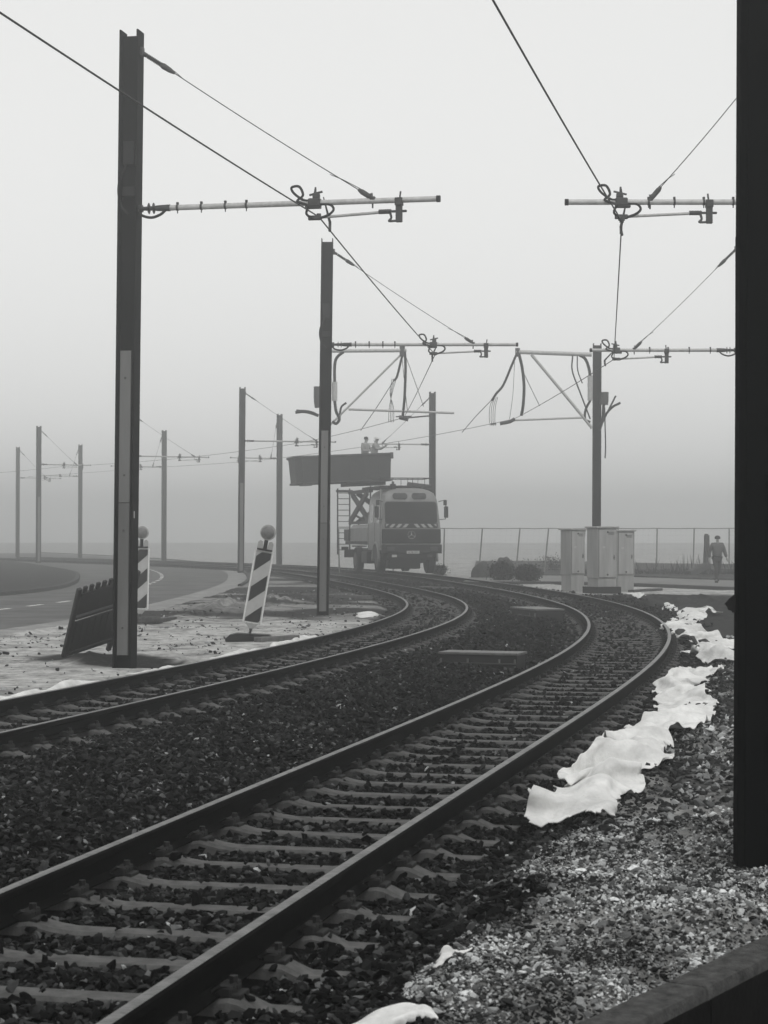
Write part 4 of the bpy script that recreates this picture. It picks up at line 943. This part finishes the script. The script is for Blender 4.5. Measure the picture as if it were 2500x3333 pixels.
    ch.box((0, 1.22, .5), (1.9, .16, .16)); ch.box((0, 5.9, .52), (1.9, .16, .16)); ch.box((0, 2.2, .62), (.9, 2.2, .5), 0, None, .05); ch.box((0, .5, .75), (1.9, .7, .4))
    ch.box((-.95, 3.9, .62), (.45, 1.3, .5), 0, None, .05); ch.box((.95, 3.9, .62), (.45, 1.3, .5), 0, None, .05); ch.box((-.2, .9, .45), (1.3, 1.2, .5), 0, None, .04); ch.build('chassis', M['truckdk'], t)
    bed = MB().box((0, 5.6, 1.22), (2.4, 5.1, .14), 0, None, .02).box((0, 8.2, .75), (2.45, .18, .35), 0, None, .02).box((-1.2, 8.22, .98), (.3, .1, .12)); bed.build('load_bed', M['truckdk'], t)
    sb = MB().prism([(-1.2, 1.30), (-1.2, 1.85), (-1.08, 1.98), (-.7, 2.0), (-.7, 1.30)], 3.1, 6.9); sb.build('storage_locker', M['truck'], t); MB().prism([(1.2, 1.30), (1.2, 1.85), (1.08, 1.98), (.7, 2.0), (.7, 1.30)], 3.1, 6.9).build('storage_locker', M['truck'], t)
    [MB().box((x, 5.9, 1.08), (.42, 1.3, .06), 0, None, .02).build('mudguard', M['truckdk'], t) for x in (-1.0, 1.0)]
    # scissor lift
    sc = MB()
    for x in (-1.05, .85):
        for (ya, yb) in ((3.5, 7.6), (7.6, 3.5)):
            d = Vector((0, yb - ya, 1.25)); ang = math.atan2(d.z, d.y); c = Vector((x + (.05 if ya < yb else -.05), (ya + yb) / 2, 2.72))
            sc.box((0, 0, 0), (.09, d.length, .26), 0, Matrix.Translation(c) @ Matrix.Rotation(ang, 4, 'X'))
        sc.box((x, 5.4, 2.08), (.16, 4.6, .12)); sc.box((x, 5.4, 3.40), (.16, 4.8, .14))
    for (xa, xb) in ((-.9, .9), (.9, -.9)):
        d = Vector((xb - xa, 0, 1.3)); sc.box((0, 0, 0), (d.length, .12, .2), 0, Matrix.Translation((0, 6.9, 2.72)) @ Matrix.Rotation(-math.atan2(d.z, d.x), 4, 'Y'))
    sc.box((0, 5.4, 2.72), (1.3, .12, .12)); sc.box((0, 3.9, 2.95), (1.25, .5, .12)); sc.tube([(-.2, 4.0, 2.1), (-.2, 6.2, 3.0)], .08, 8); sc.box((0, 4.6, 3.52), (1.9, 1.9, .12), 0, None, .02); sc.build('scissor_lift', M['truckdk'], t)
    ld = MB()
    for x in (-1.52, -.98): ld.box((x, 8.25, 2.15), (.06, .05, 2.9), 0, None, .01)
    for z in np.arange(.9, 3.5, .25): ld.tube([(-1.52, 8.25, z), (-.98, 8.25, z)], .018, 6)
    ld.box((-1.25, 8.1, 3.48), (.7, .3, .1)); ld.build('ladder', M['truckdk'], t)
    # roof rack on the cab
    rk = MB()
    for y in (.75, 2.6):
        rk.tube([(-1.12, y, 3.5), (1.0, y, 3.5)], .03, 6); rk.tube([(-1.12, y, 3.86), (1.0, y, 3.86)], .02, 6)
    for x in (-1.12, 1.0): rk.tube([(x, .75, 3.86), (x, 2.6, 3.86)], .02, 6); rk.tube([(x, .75, 3.5), (x, 2.6, 3.5)], .02, 6)
    for x in (-1.12, -.62, -.26, .02, .22, .44, .72, 1.0): rk.tube([(x, .75, 3.3 if abs(x) < .9 else 3.2), (x, .75, 3.86)], .012, 5)
    rk.box((-.4, 1.6, 3.53), (1.3, 1.5, .06)); rk.build('roof_rack', M['truckdk'], t)
    MB().tube([(-1.22, .25, 2.0), (-1.2, .3, 2.9), (-1.14, .5, 3.4)], .03, 6).build('exhaust_pipe', M['truck'], t)
    MB().box((-1.16, 7.5, 1.55), (.25, 1.0, .5), 0, None, .03).box((-.55, 7.75, 1.62), (.7, .6, .65), 0, None, .03).build('tool_box', M['truckdk'], t)
    MB().tube([(-.9, 3.6, 1.9), (-.9, 4.6, 2.25), (-.7, 6.0, 2.15), (-.9, 7.2, 2.4)], .05, 6).tube([(-1.0, 3.3, 2.1), (-1.0, 3.4, 3.2), (-.8, 4.4, 3.6)], .035, 6).build('hydraulic_hose', M['black'], t)
    MB().box((-.62, .62, 3.5), (.22, .2, .24), 0, None, .03).tube([(-.62, .62, 3.6), (-.62, .62, 3.72)], .05, 8).build('work_light', M['truckdk'], t)
    MB().tube([(.55, .7, 3.36), (.55, .7, 3.5)], [.1, .085], 12).box((.62, .72, 3.46), (.2, .08, .05)).build('beacon', M['truckdk'], t)
    # platform, swung out across the truck and slightly tilted
    Xp = Matrix.Translation((-2.02, 4.9, 3.75)) @ Matrix.Rotation(R(-2.6), 4, 'Y') @ Matrix.Rotation(R(2), 4, 'Z')
    L2, D2, Hp = 2.05, .95, 1.18
    pf = MB(); o = [(-L2, -D2 + .25), (-L2 + .25, -D2), (L2, -D2), (L2, D2), (-L2 + .25, D2), (-L2, D2 - .25)]
    inn_ = [(x * .97, y * .95) for x, y in o]; base = [(x * .965, y * .97) for x, y in o]; n = 6
    V = [(x, y, 0) for x, y in base] + [(x, y, Hp) for x, y in o] + [(x, y, Hp) for x, y in inn_] + [(x, y, .1) for x, y in inn_]
    F = [list(range(n))] + [(i, (i + 1) % n, n + (i + 1) % n, n + i) for i in range(n)] + [(n + i, n + (i + 1) % n, 2 * n + (i + 1) % n, 2 * n + i) for i in range(n)] + [(2 * n + i, 2 * n + (i + 1) % n, 3 * n + (i + 1) % n, 3 * n + i) for i in range(n)] + [[3 * n + i for i in range(n)]]
    pf.add(V, F, 0, Xp); pfo = pf.build('work_platform', M['tarp'], t)
    rl = MB(); ring = [Xp @ Vector((x * 1.012, y * 1.02, Hp - .06)) for x, y in o]; rl.tube(ring + [ring[0]], .055, 8)
    ring = [Xp @ Vector((x * .972, y * .98, .03)) for x, y in o]; rl.tube(ring + [ring[0]], .05, 8)
    rl.box((L2 + .02, -D2, Hp - .12), (.13, .13, .26), 0, Xp, .02); rl.box((-L2 - .0, -D2 + .3, Hp - .1), (.12, .14, .22), 0, Xp, .02); rl.box((-L2 + .4, -D2 + .1, -.04), (.5, .3, .08), 0, Xp, .02); rl.build('platform_rim', M['tarp'], pfo)
    rb = MB()
    for x in np.arange(-1.6, 2.0, .62): MB().box((x, -D2 * .985 - .012, Hp * .46), (.05, .02, Hp * .82), 0, Xp).build('side_rib', M['tarp'], pfo)
    MB().box((1.0, 0, -.09), (1.7, 1.2, .14), 0, Xp, .02).tube([(1.92, 4.9, 3.5), (.9, 4.9, 3.62)], .2, 10).build('turntable', M['truckdk'], t)
    return t
truck()

# ---------------------------------------------------------------- people
def skinned(name, verts, edges, radii, m, parent, root=0):
    me = bpy.data.meshes.new(name); me.from_pydata(verts, edges, []); me.materials.append(m)
    o = bpy.data.objects.new(name, me); COL.objects.link(o); o.parent = parent
    o.modifiers.new('skin', 'SKIN'); sv = me.skin_vertices[0].data if me.skin_vertices else None
    if sv is None:
        bm = bmesh.new(); bm.from_mesh(me); bm.verts.layers.skin.verify(); bm.to_mesh(me); bm.free(); sv = me.skin_vertices[0].data
    for i, r_ in enumerate(radii): sv[i].radius = (r_, r_) if not isinstance(r_, tuple) else r_; sv[i].use_root = (i == root)
    o.modifiers['skin'].use_smooth_shade = True
    s_ = o.modifiers.new('sub', 'SUBSURF'); s_.levels = 2; s_.render_levels = 2
    return o
def person(label, loc, rot, H, J, coat, hat, group=None, bulk=1.0):
    """J: joints for a 1.75 m figure facing local -y: hands, elbows, knees, feet, lean."""
    t = thing('person', label, 'person', loc, (0, 0, rot), group); k = H / 1.75
    V = {}; 
    V['pelvis'] = (0, 0, .95); V['waist'] = (0, J['lean'] * .35, 1.10); V['chest'] = (0, J['lean'] * .8, 1.32); V['neck'] = (0, J['lean'] * 1.05, 1.50)
    V['chin'] = (J['turn'] * .03, J['lean'] * 1.2 - .02, 1.58); V['head'] = (J['turn'] * .03, J['lean'] * 1.25 - .01, 1.66); V['crown'] = (J['turn'] * .03, J['lean'] * 1.25 + .01, 1.73)
    V['nose'] = (J['turn'] * .1, J['lean'] * 1.25 - .115, 1.635)
    for s_, e in (('l', -1), ('r', 1)):
        V['sh' + s_] = (e * .19, J['lean'] * .95, 1.43); V['el' + s_] = J['el' + s_]; V['wr' + s_] = J['wr' + s_]
        a, b_ = Vector(V['el' + s_]), Vector(V['wr' + s_]); d = (b_ - a).normalized(); sd = d.cross(Vector((0, 1, 0)) if abs(d.y) < .8 else Vector((0, 0, 1))).normalized()
        V['pa' + s_] = tuple(b_ + d * .07)
        for i, (of, ln) in enumerate(((-.03, .075), (-.01, .085), (.01, .08), (.03, .065))): V['f%d' % i + s_] = tuple(b_ + d * (.09 + ln) + sd * of * 1.2 - Vector((0, .02, 0)))
        V['f4' + s_] = tuple(b_ + d * .08 + sd * -.06)
        V['hip' + s_] = (e * .095, 0, .90); V['kn' + s_] = J['kn' + s_]; V['an' + s_] = J['an' + s_]; V['to' + s_] = tuple(Vector(J['an' + s_]) + Vector((e * .02, -.17, -.055)))
    rad = dict(pelvis=.12, waist=.11, chest=.13, neck=.055, chin=.062, head=.088, crown=.06, nose=.018)
    for s_ in 'lr':
        rad.update({'sh' + s_: .06, 'el' + s_: .042, 'wr' + s_: .03, 'pa' + s_: .036, 'hip' + s_: .088, 'kn' + s_: .058, 'an' + s_: .042, 'to' + s_: .034, 'f4' + s_: .01})
        for i in range(4): rad['f%d' % i + s_] = .009
    E = [('pelvis', 'waist'), ('waist', 'chest'), ('chest', 'neck'), ('neck', 'chin'), ('chin', 'head'), ('head', 'crown'), ('head', 'nose')]
    for s_ in 'lr': E += [('chest', 'sh' + s_), ('sh' + s_, 'el' + s_), ('el' + s_, 'wr' + s_), ('wr' + s_, 'pa' + s_)] + [('pa' + s_, 'f%d' % i + s_) for i in range(5)] + [('pelvis', 'hip' + s_), ('hip' + s_, 'kn' + s_), ('kn' + s_, 'an' + s_), ('an' + s_, 'to' + s_)]
    def sub(name, keys, m, grow, edges=None, root=None):
        ed = [(a, b_) for a, b_ in E if a in keys and b_ in keys]; ks = list(keys)
        return skinned(name, [tuple(c * k for c in V[q_]) for q_ in ks], [(ks.index(a), ks.index(b_)) for a, b_ in ed], [(rad[q_] * k * grow.get(q_, grow['*'])) for q_ in ks], m, t, ks.index(root))
    sub('body', list(V), M['skin'], {'*': 1.0}, root='pelvis')
    sub('jacket', ['pelvis', 'waist', 'chest', 'shl', 'shr', 'ell', 'elr', 'wrl', 'wrr'], coat, {'*': 1.45 * bulk, 'pelvis': 1.5 * bulk, 'chest': 1.38 * bulk, 'wrl': 1.7 * bulk, 'wrr': 1.7 * bulk}, root='pelvis')
    sub('trousers', ['pelvis', 'hipl', 'hipr', 'knl', 'knr', 'anl', 'anr'], M['trouser'], {'*': 1.3, 'pelvis': 1.15, 'anl': 1.6, 'anr': 1.6}, root='pelvis')
    for s_ in 'lr': 
        a, b_ = Vector(V['an' + s_]) * k, Vector(V['to' + s_]) * k
        mb = MB(); mb.tube([a + Vector((0, .06, -.05)), a + Vector((0, .03, -.05)), b_ + Vector((0, .03, -.005)), b_ + Vector((0, -.04, -.01))], [.035, .055, .055, .03], 10); mb.build('boot', M['boot'], t, True)
    mb = MB(); c = Vector(V['head']) * k; n = 12
    pts = [c + Vector((0, 0, z)) for z in (-.005, .03, .06, .085, .105, .112)]; mb.tube(pts, [.093, .096, .092, .077, .05, .01], n)
    if hat == 'helmet': mb.tube([c + Vector((0, -.03, .0)), c + Vector((0, -.03, .015))], [.135, .13], n)
    mb.build({'helmet': 'helmet', 'cap': 'cap'}[hat], M['helmet' if hat == 'helmet' else 'hair'], t, True)
    return t
stand = dict(lean=-.03, turn=0, ell=(-.27, .02, 1.16), elr=(.27, .02, 1.16), wrl=(-.30, -.06, .93), wrr=(.33, -.05, .95), knl=(-.10, -.03, .5), knr=(.10, -.02, .5), anl=(-.11, .03, .09), anr=(.11, .02, .09))
wk = dict(stand); wk.update(lean=-.10, turn=0, ell=(-.22, -.20, 1.22), elr=(.24, -.22, 1.24), wrl=(-.10, -.43, 1.30), wrr=(.12, -.45, 1.36))
wk2 = dict(stand); wk2.update(lean=-.04, turn=.3, ell=(-.25, -.05, 1.17), elr=(.24, -.2, 1.20), wrl=(-.16, -.26, 1.16), wrr=(.12, -.38, 1.26))
b0 = P(806, 1000, 84.4); fl = 4.04
person('worker in a pale jacket and white helmet reaching forward on the platform', (b0.x + .02, 84.3, fl + .06), R(72), 1.74, wk, M['coat'], 'helmet', 'workers on the raised platform')
person('worker in a pale jacket and dark cap standing at the back on the platform', (b0.x - .36, 84.85, fl + .05), R(60), 1.78, wk2, M['coat'], 'cap', 'workers on the raised platform')
st = dict(stand); st.update(ell=(-.29, .05, 1.17), elr=(.29, -.02, 1.17), wrl=(-.30, .0, .93), wrr=(.34, -.10, .95), knl=(-.07, -.12, .52), knr=(.07, .02, .50), anl=(-.05, -.06, .09), anr=(.04, .26, .16))
pu = Vector(((1549 - CX) / FP * 68.5, 68.5, .085))
person('pedestrian in a grey jacket and dark cap walking towards the camera on the path', pu, R(8), 1.58, st, M['coatdk'], 'cap', bulk=1.22)

# ---------------------------------------------------------------- cabinets
def cabinet(label, px, Y, rot, W, D, z0, z1, plinth, door_side=1, block=False):
    t = thing('utility_cabinet', label, 'utility cabinet', ((px - CX) / FP * Y, Y, 0), (0, 0, rot), 'grey utility cabinets by the track')
    zb = z0 + plinth
    b_ = MB().box((0, 0, (zb + z1) / 2), (W, D, z1 - zb), 0, None, .008); b_.build('shell', M['cab'], t)
    MB().box((0, 0, (z0 + zb) / 2 - .004), (W - .03, D - .03, zb - z0 - .008), 0, None, .006).build('plinth', M['cab'], t)
    MB().box((0, 0, z1 + .026), (W + .10, D + .10, .05), 0, None, .012).build('lid', M['cabd'], t)
    MB().box((0, -D / 2 - .002, (zb + z1) / 2), (W - .05, .006, z1 - zb - .05)).build('door_gap', M['seam'], t)
    d = MB().box((0, -D / 2 - .010, (zb + z1) / 2), (W - .072, .016, z1 - zb - .075), 0, None, .004).build('door', M['cabd'], t)
    h = MB().box((W * .33, -D / 2 - .027, zb + (z1 - zb) * .42), (.022, .02, .13), 0, None, .005); h.tube([(W * .33, -D / 2 - .015, zb + (z1 - zb) * .42), (W * .33, -D / 2 - .05, zb + (z1 - zb) * .42)], .018, 8); h.build('handle', M['fitting'], d)
    for z in (zb + (z1 - zb) * .92, zb + (z1 - zb) * .075): MB().tube([(.0, -D / 2 - .018, z), (.0, -D / 2 - .034, z), (0, -D / 2 - .036, z)], [.03, .026, .012], 10).build('lock', M['fitting'], d)
    for k in range(3): MB().box((W * .18, -D / 2 - .02, z1 - .12 - k * .03), (W * .3, .008, .012)).build('vent_slot', M['seam'], d)
    MB().box((-W * .2, -D / 2 - .0195, zb + (z1 - zb) * .62), (.09, .004, .06)).build('sticker', M['white'], d)
    if block: MB().box((0, 0, .07), (W + .18, D + .2, .30), 0, None, .01).build('base_block', M['truckdk'], t)
    return t
cabinet('grey utility cabinet standing apart from its two neighbours', 1237, 60.5, R(33), .54, .50, -.02, 1.87, .54)
cabinet('grey utility cabinet on a black base block', 1300, 58.2, R(25), .64, .62, .20, 1.92, .26, block=True)
cabinet('grey utility cabinet without black base, close beside the black based one', 1347, 60.8, R(12), .54, .45, .0, 1.83, .50)

# ---------------------------------------------------------------- site fence, posts, planks
def site_fence():
    A = Vector((-6.5, 93, .14)); Bq = Vector((2.6, 85.5, .14)); C = Vector((21, 83.5, .14)); n = 0
    t = thing('site_fence', 'wire mesh site fence on leaning posts behind the cabinets and the pedestrian', 'site fence', Bq)
    posts = [(-2, 89.3), (.4, 87.2)] + [((px - CX) / FP * 85, 85.0) for px in (958, 1068 - 34, 1116 - 2, 1175, 1253, 1330, 1418)] + [((px - CX) / FP * 84.5, 84.5) for px in (1497, 1575, 1660, 1750)]
    lean = [-.03, .04, .04, .16, .18, .20, .22, .1, .03, .05, 0, .05, 0]; tops = []
    for (x, y), l in zip(posts, lean):
        a = Vector((x, y, .0)) - Bq; b_ = Vector((x + l, y, 1.99)) - Bq; MB().tube([a, b_], .03, 8).build('post', M['galvdull'], t, True, auto=50); tops.append((a, b_))
    rl = MB()
    for (a, b_), (c, d) in zip(tops[:-1], tops[1:]): rl.tube([b_, b_.lerp(d, .5) - Vector((0, 0, .015)), d], .018, 6)
    rl.build('top_rail', M['galvdull'], t)
    ms = MB()
    for (a, b_), (c, d) in zip(tops[:-1], tops[1:]):
        k = max(2, int((c - a).length / .22))
        for i in range(k):
            f = (i + .5) / k; ms.tube([a.lerp(c, f), b_.lerp(d, f)], .0022, 3, caps=False)
        for j in range(10):
            f = .05 + j * .1; ms.tube([a.lerp(b_, f), c.lerp(d, f)], .0022, 3, caps=False)
    ms.build('wire_mesh', M['galv'], t)
site_fence()
def post(label, px, py0, py1, Y, w_, m='wood', tilt=0.0, name='wooden_post', cat='post', group=None):
    b_ = P(px, py0, Y); a = P(px, py1, Y); o = MB().box((0, 0, (b_.z - a.z) / 2), (w_, w_, b_.z - a.z), 0, None, .012).build(name, M[m]); o.location = a; o.rotation_euler = (0, tilt, .3); return tag(o, label, cat, group)
post('thick timber post beside the pedestrian', 1528, 1156, 1243, 80, .17, tilt=-.02, group='timber posts by the path')
post('shorter timber post touching the thick one beside the pedestrian', 1521, 1153, 1243, 80.4, .12, tilt=.06, group='timber posts by the path')
def timber(name, label, a, b_, w_, h_, m, cat='timber', group=None):
    a, b_ = Vector(a), Vector(b_); d = b_ - a; o = MB().box((d.length / 2, 0, 0), (d.length, w_, h_), 0, None, min(w_, h_) * .12).build(name, M[m])
    o.location = a; o.rotation_euler = d.to_track_quat('X', 'Z').to_euler(); return tag(o, label, cat, group)
timber('timber_beam', 'slanting timber beam propped against the posts by the path', P(1487, 1240, 79), P(1526, 1222, 79.6), .3, .26, 'wood')
timber('low_board', 'low horizontal board behind the pedestrian at the fence', P(1545, 1234, 82), P(1640, 1233, 82), .08, .2, 'wood', 'board')
timber('plank', 'plank lying beside the black foot of the striped board', U(556, 1383, .06), U(640, 1378, .06), .16, .10, 'woodlt', 'plank', 'planks lying on the ground')
timber('plank', 'long plank lying on the soil behind the second mast', U(655, 1286, .06), U(800, 1290, .06), .2, .1, 'woodlt', 'plank', 'planks lying on the ground')
timber('plank', 'thin pale plank lying between the two tracks near the truck', U(912, 1268, .05), U(975, 1271, .05), .25, .06, 'woodlt', 'plank', 'planks lying on the ground')
timber('plank', 'dark plank lying on pale soil right of the cabinets', U(1363, 1277, .04), U(1425, 1273, .04), .2, .08, 'wood', 'plank', 'planks lying on the ground')
timber('plank', 'dark plank lying behind the upright striped board', U(318, 1344, .05), U(375, 1336, .05), .15, .08, 'wood', 'plank', 'planks lying on the ground')
def chamber(label, a, b_, dep, h_):
    a, b_ = Vector(a), Vector(b_); d = b_ - a; L_ = d.length; t = thing('cable_chamber', label, 'cable chamber', a, (0, 0, math.atan2(d.y, d.x)), 'cable chambers between the tracks')
    MB().box((L_ / 2, dep / 2, h_ / 2 - .1), (L_, dep, h_ + .2), 0, None, .01).build('box', M['chamber'], t)
    l = MB().box((L_ / 2, dep / 2, h_ + .018), (L_ + .03, dep + .05, .032), 0, None, .006).build('lid', M['lid'], t)
    r_ = MB()
    for f in (.02, .37, .78, .98): r_.box((L_ * f, -.012, h_ / 2 - .05), (.02, .03, h_))
    r_.build('rib', M['lid'], t); MB().tube([(-.02, -.06, .015), (L_ * 1.02, -.06, .015)], .018, 8).build('rim', M['chamber'], t)
chamber('long low cable chamber with a pale lid standing in the ballast between the tracks', U(950, 1434, .03), U(1116, 1438, .03), .42, .13)
chamber('small dark cable chamber sunk in ballast farther along between the tracks', U(1104, 1328, .03), U(1158, 1334, .03), .6, .14)

# ---------------------------------------------------------------- shrubs and boulders
def shrub(label, px, py, rx, h_, n, seed, group='shrubs beyond the track'):
    u_ = U(px, py); rs = np.random.default_rng(seed); t = thing('shrub', label, 'shrub', (u_.x, u_.y, 0), group=group)
    # leaf sprays through a lumpy crown
    lob = [(rs.uniform(-.45, .45) * rx, rs.uniform(-.4, .4) * rx, h_ * rs.uniform(.35, .62), rs.uniform(.45, .68)) for _ in range(9)]
    V = []; F = []
    for i in range(n):
        lx, ly, lz, lr = lob[rs.integers(0, len(lob))]; p = rs.normal(0, 1, 3); p /= np.linalg.norm(p); r_ = lr * rx * rs.uniform(.55, 1.05) ** .5
        c = np.array([lx, ly, lz]) + p * np.array([r_, r_, r_ * h_ / rx * .62]) * (1 + .75 * rs.random() * (rs.random() < .22)); c[2] = max(c[2], .02)
        a = rs.normal(0, 1, 3); a /= np.linalg.norm(a); b_ = np.cross(a, rs.normal(0, 1, 3)); b_ /= np.linalg.norm(b_); s_ = rs.uniform(.02, .05)
        o = len(V); V += [c - a * s_, c + b_ * s_ * .5, c + a * s_ * 1.2, c - b_ * s_ * .5]; F.append((o, o + 1, o + 2, o + 3))
    cr = np_mesh('foliage', np.array(V), np.array(F), [M['leaf']], False); cr.parent = t
    st_ = MB()
    for k in range(14):
        a = rs.uniform(0, 6.28); q_ = rs.uniform(.4, .9); st_.tube([(0, 0, -.02), (math.cos(a) * rx * q_ * .4, math.sin(a) * rx * q_ * .4, h_ * .4), (math.cos(a) * rx * q_, math.sin(a) * rx * q_, h_ * rs.uniform(.6, .95))], [.018, .012, .005], 5)
    st_.build('stem', M['wood'], t)
def boulder(label, px, py, rx, h_, seed):
    u_ = U(px, py); bm = bmesh.new(); bmesh.ops.create_icosphere(bm, subdivisions=4, radius=1)
    for v in bm.verts:
        f = 1 + .18 * noise.noise(v.co * 1.6 + Vector((seed, 0, 0))) + .06 * noise.noise(v.co * 5 + Vector((0, seed, 0))); v.co = Vector((v.co.x * rx * f, v.co.y * rx * .9 * f, max(-.1, v.co.z) * h_ * f))
    me = bpy.data.meshes.new('boulder'); bm.to_mesh(me); bm.free(); me.polygons.foreach_set('use_smooth', [True] * len(me.polygons)); me.materials.append(M['rock'])
    o = bpy.data.objects.new('boulder', me); COL.objects.link(o); o.location = (u_.x, u_.y, 0); tag(o, label, 'boulder', 'boulders among the shrubs')
boulder('rounded boulder standing free beside the shrubs, on the truck side', 1040, 1252, .44, .68, 3)
boulder('pale rounded boulder half hidden behind the middle shrub', 1090, 1246, .48, .78, 8)
shrub('middle dark shrub growing in front of the boulders', 1078, 1258, .52, .76, 4400, 4)
shrub('dark bushy shrub with no boulder behind it, nearer the cabinets', 1140, 1261, .54, .72, 4600, 5)
shrub('faint shrub close to the front wheel of the truck', 946, 1243, .42, .5, 2200, 6)
shrub('loose weedy shrub at the fence beside the cabinet standing apart', 1195, 1238, .8, .9, 700, 7)
# tall weeds along the fence
rs = np.random.default_rng(3); V = []; F = []
for i in range(1300):
    x = rs.uniform(7.5, 19); y = rs.uniform(79.5, 84); hh = rs.uniform(.06, .22) * (1 + 2.2 * (rs.random() < .12)) * (.5 + vnoise([x], [y], .9, 4)[0]); dx = rs.normal(0, .12); o = len(V); wq = rs.uniform(.008, .022)
    V += [(x - wq, y, .14), (x + wq, y, .14), (x + dx * .5 + wq, y, .14 + hh * .6), (x + dx, y, .14 + hh)]; F.append((o, o + 1, o + 2, o + 3))
tag(np_mesh('weeds', np.array(V), np.array(F), [M['leaf']], False), kind='stuff')

# ---------------------------------------------------------------- black pillar at the right, with a flap of dark tarpaulin
pil = thing('steel_pillar', 'black steel pillar standing close in the pale gravel', 'pillar', (2.057, 10.0, 0))
W0, lean = .30, .02 / 4
sh = Matrix.Shear('XY', 4, (.0042, 0))
MB().box((0, .0, 2.75), (W0 * 2, .12, 5.7), 0, sh, .006).build('column', M['pillar'], pil)
MB().box((-.215, -.066, 2.75), (.10, .012, 5.68), 0, sh, .003).box((-.06, -.066, 2.75), (.16, .012, 5.68), 0, sh, .003).box((.16, -.066, 2.75), (.2, .012, 5.68), 0, sh, .003).build('cover_strip', M['pillar'], pil)
MB().box((-.1, -.076, 2.0), (.12, .03, .10), 0, sh, .004).build('fitting', M['pillar'], pil)
fl_ = MB(); q0 = P(1584, 1284, 10.02); poly = [(0.0, .0), (-.028, -.022), (-.047, -.045), (-.036, -.062), (-.029, -.078), (-.012, -.082), (-.01, -.09), (.03, -.09), (.03, 0)]
fl_.prism(poly, -.01, .01); o = fl_.build('tarpaulin_flap', M['black']); o.location = (q0.x + .004, 10.02, q0.z); tag(o, 'small black tarpaulin corner sticking out from the pillar', 'tarpaulin')

# ---------------------------------------------------------------- fog: one even box round everything
hz = MB().box((0, 190, 3.9), (620, 440, 10.6)).build('haze', bpy.data.materials.new('fog'))
m = hz.data.materials[0]; m.use_nodes = True; t = m.node_tree; t.nodes.clear()
o = t.nodes.new('ShaderNodeOutputMaterial'); v = t.nodes.new('ShaderNodeVolumePrincipled'); v.inputs['Density'].default_value = HAZE_DENSITY
v.inputs['Color'].default_value = (.75, .76, .76, 1); v.inputs['Anisotropy'].default_value = .82
t.links.new(v.outputs[0], o.inputs['Volume']); tag(hz, kind='stuff')
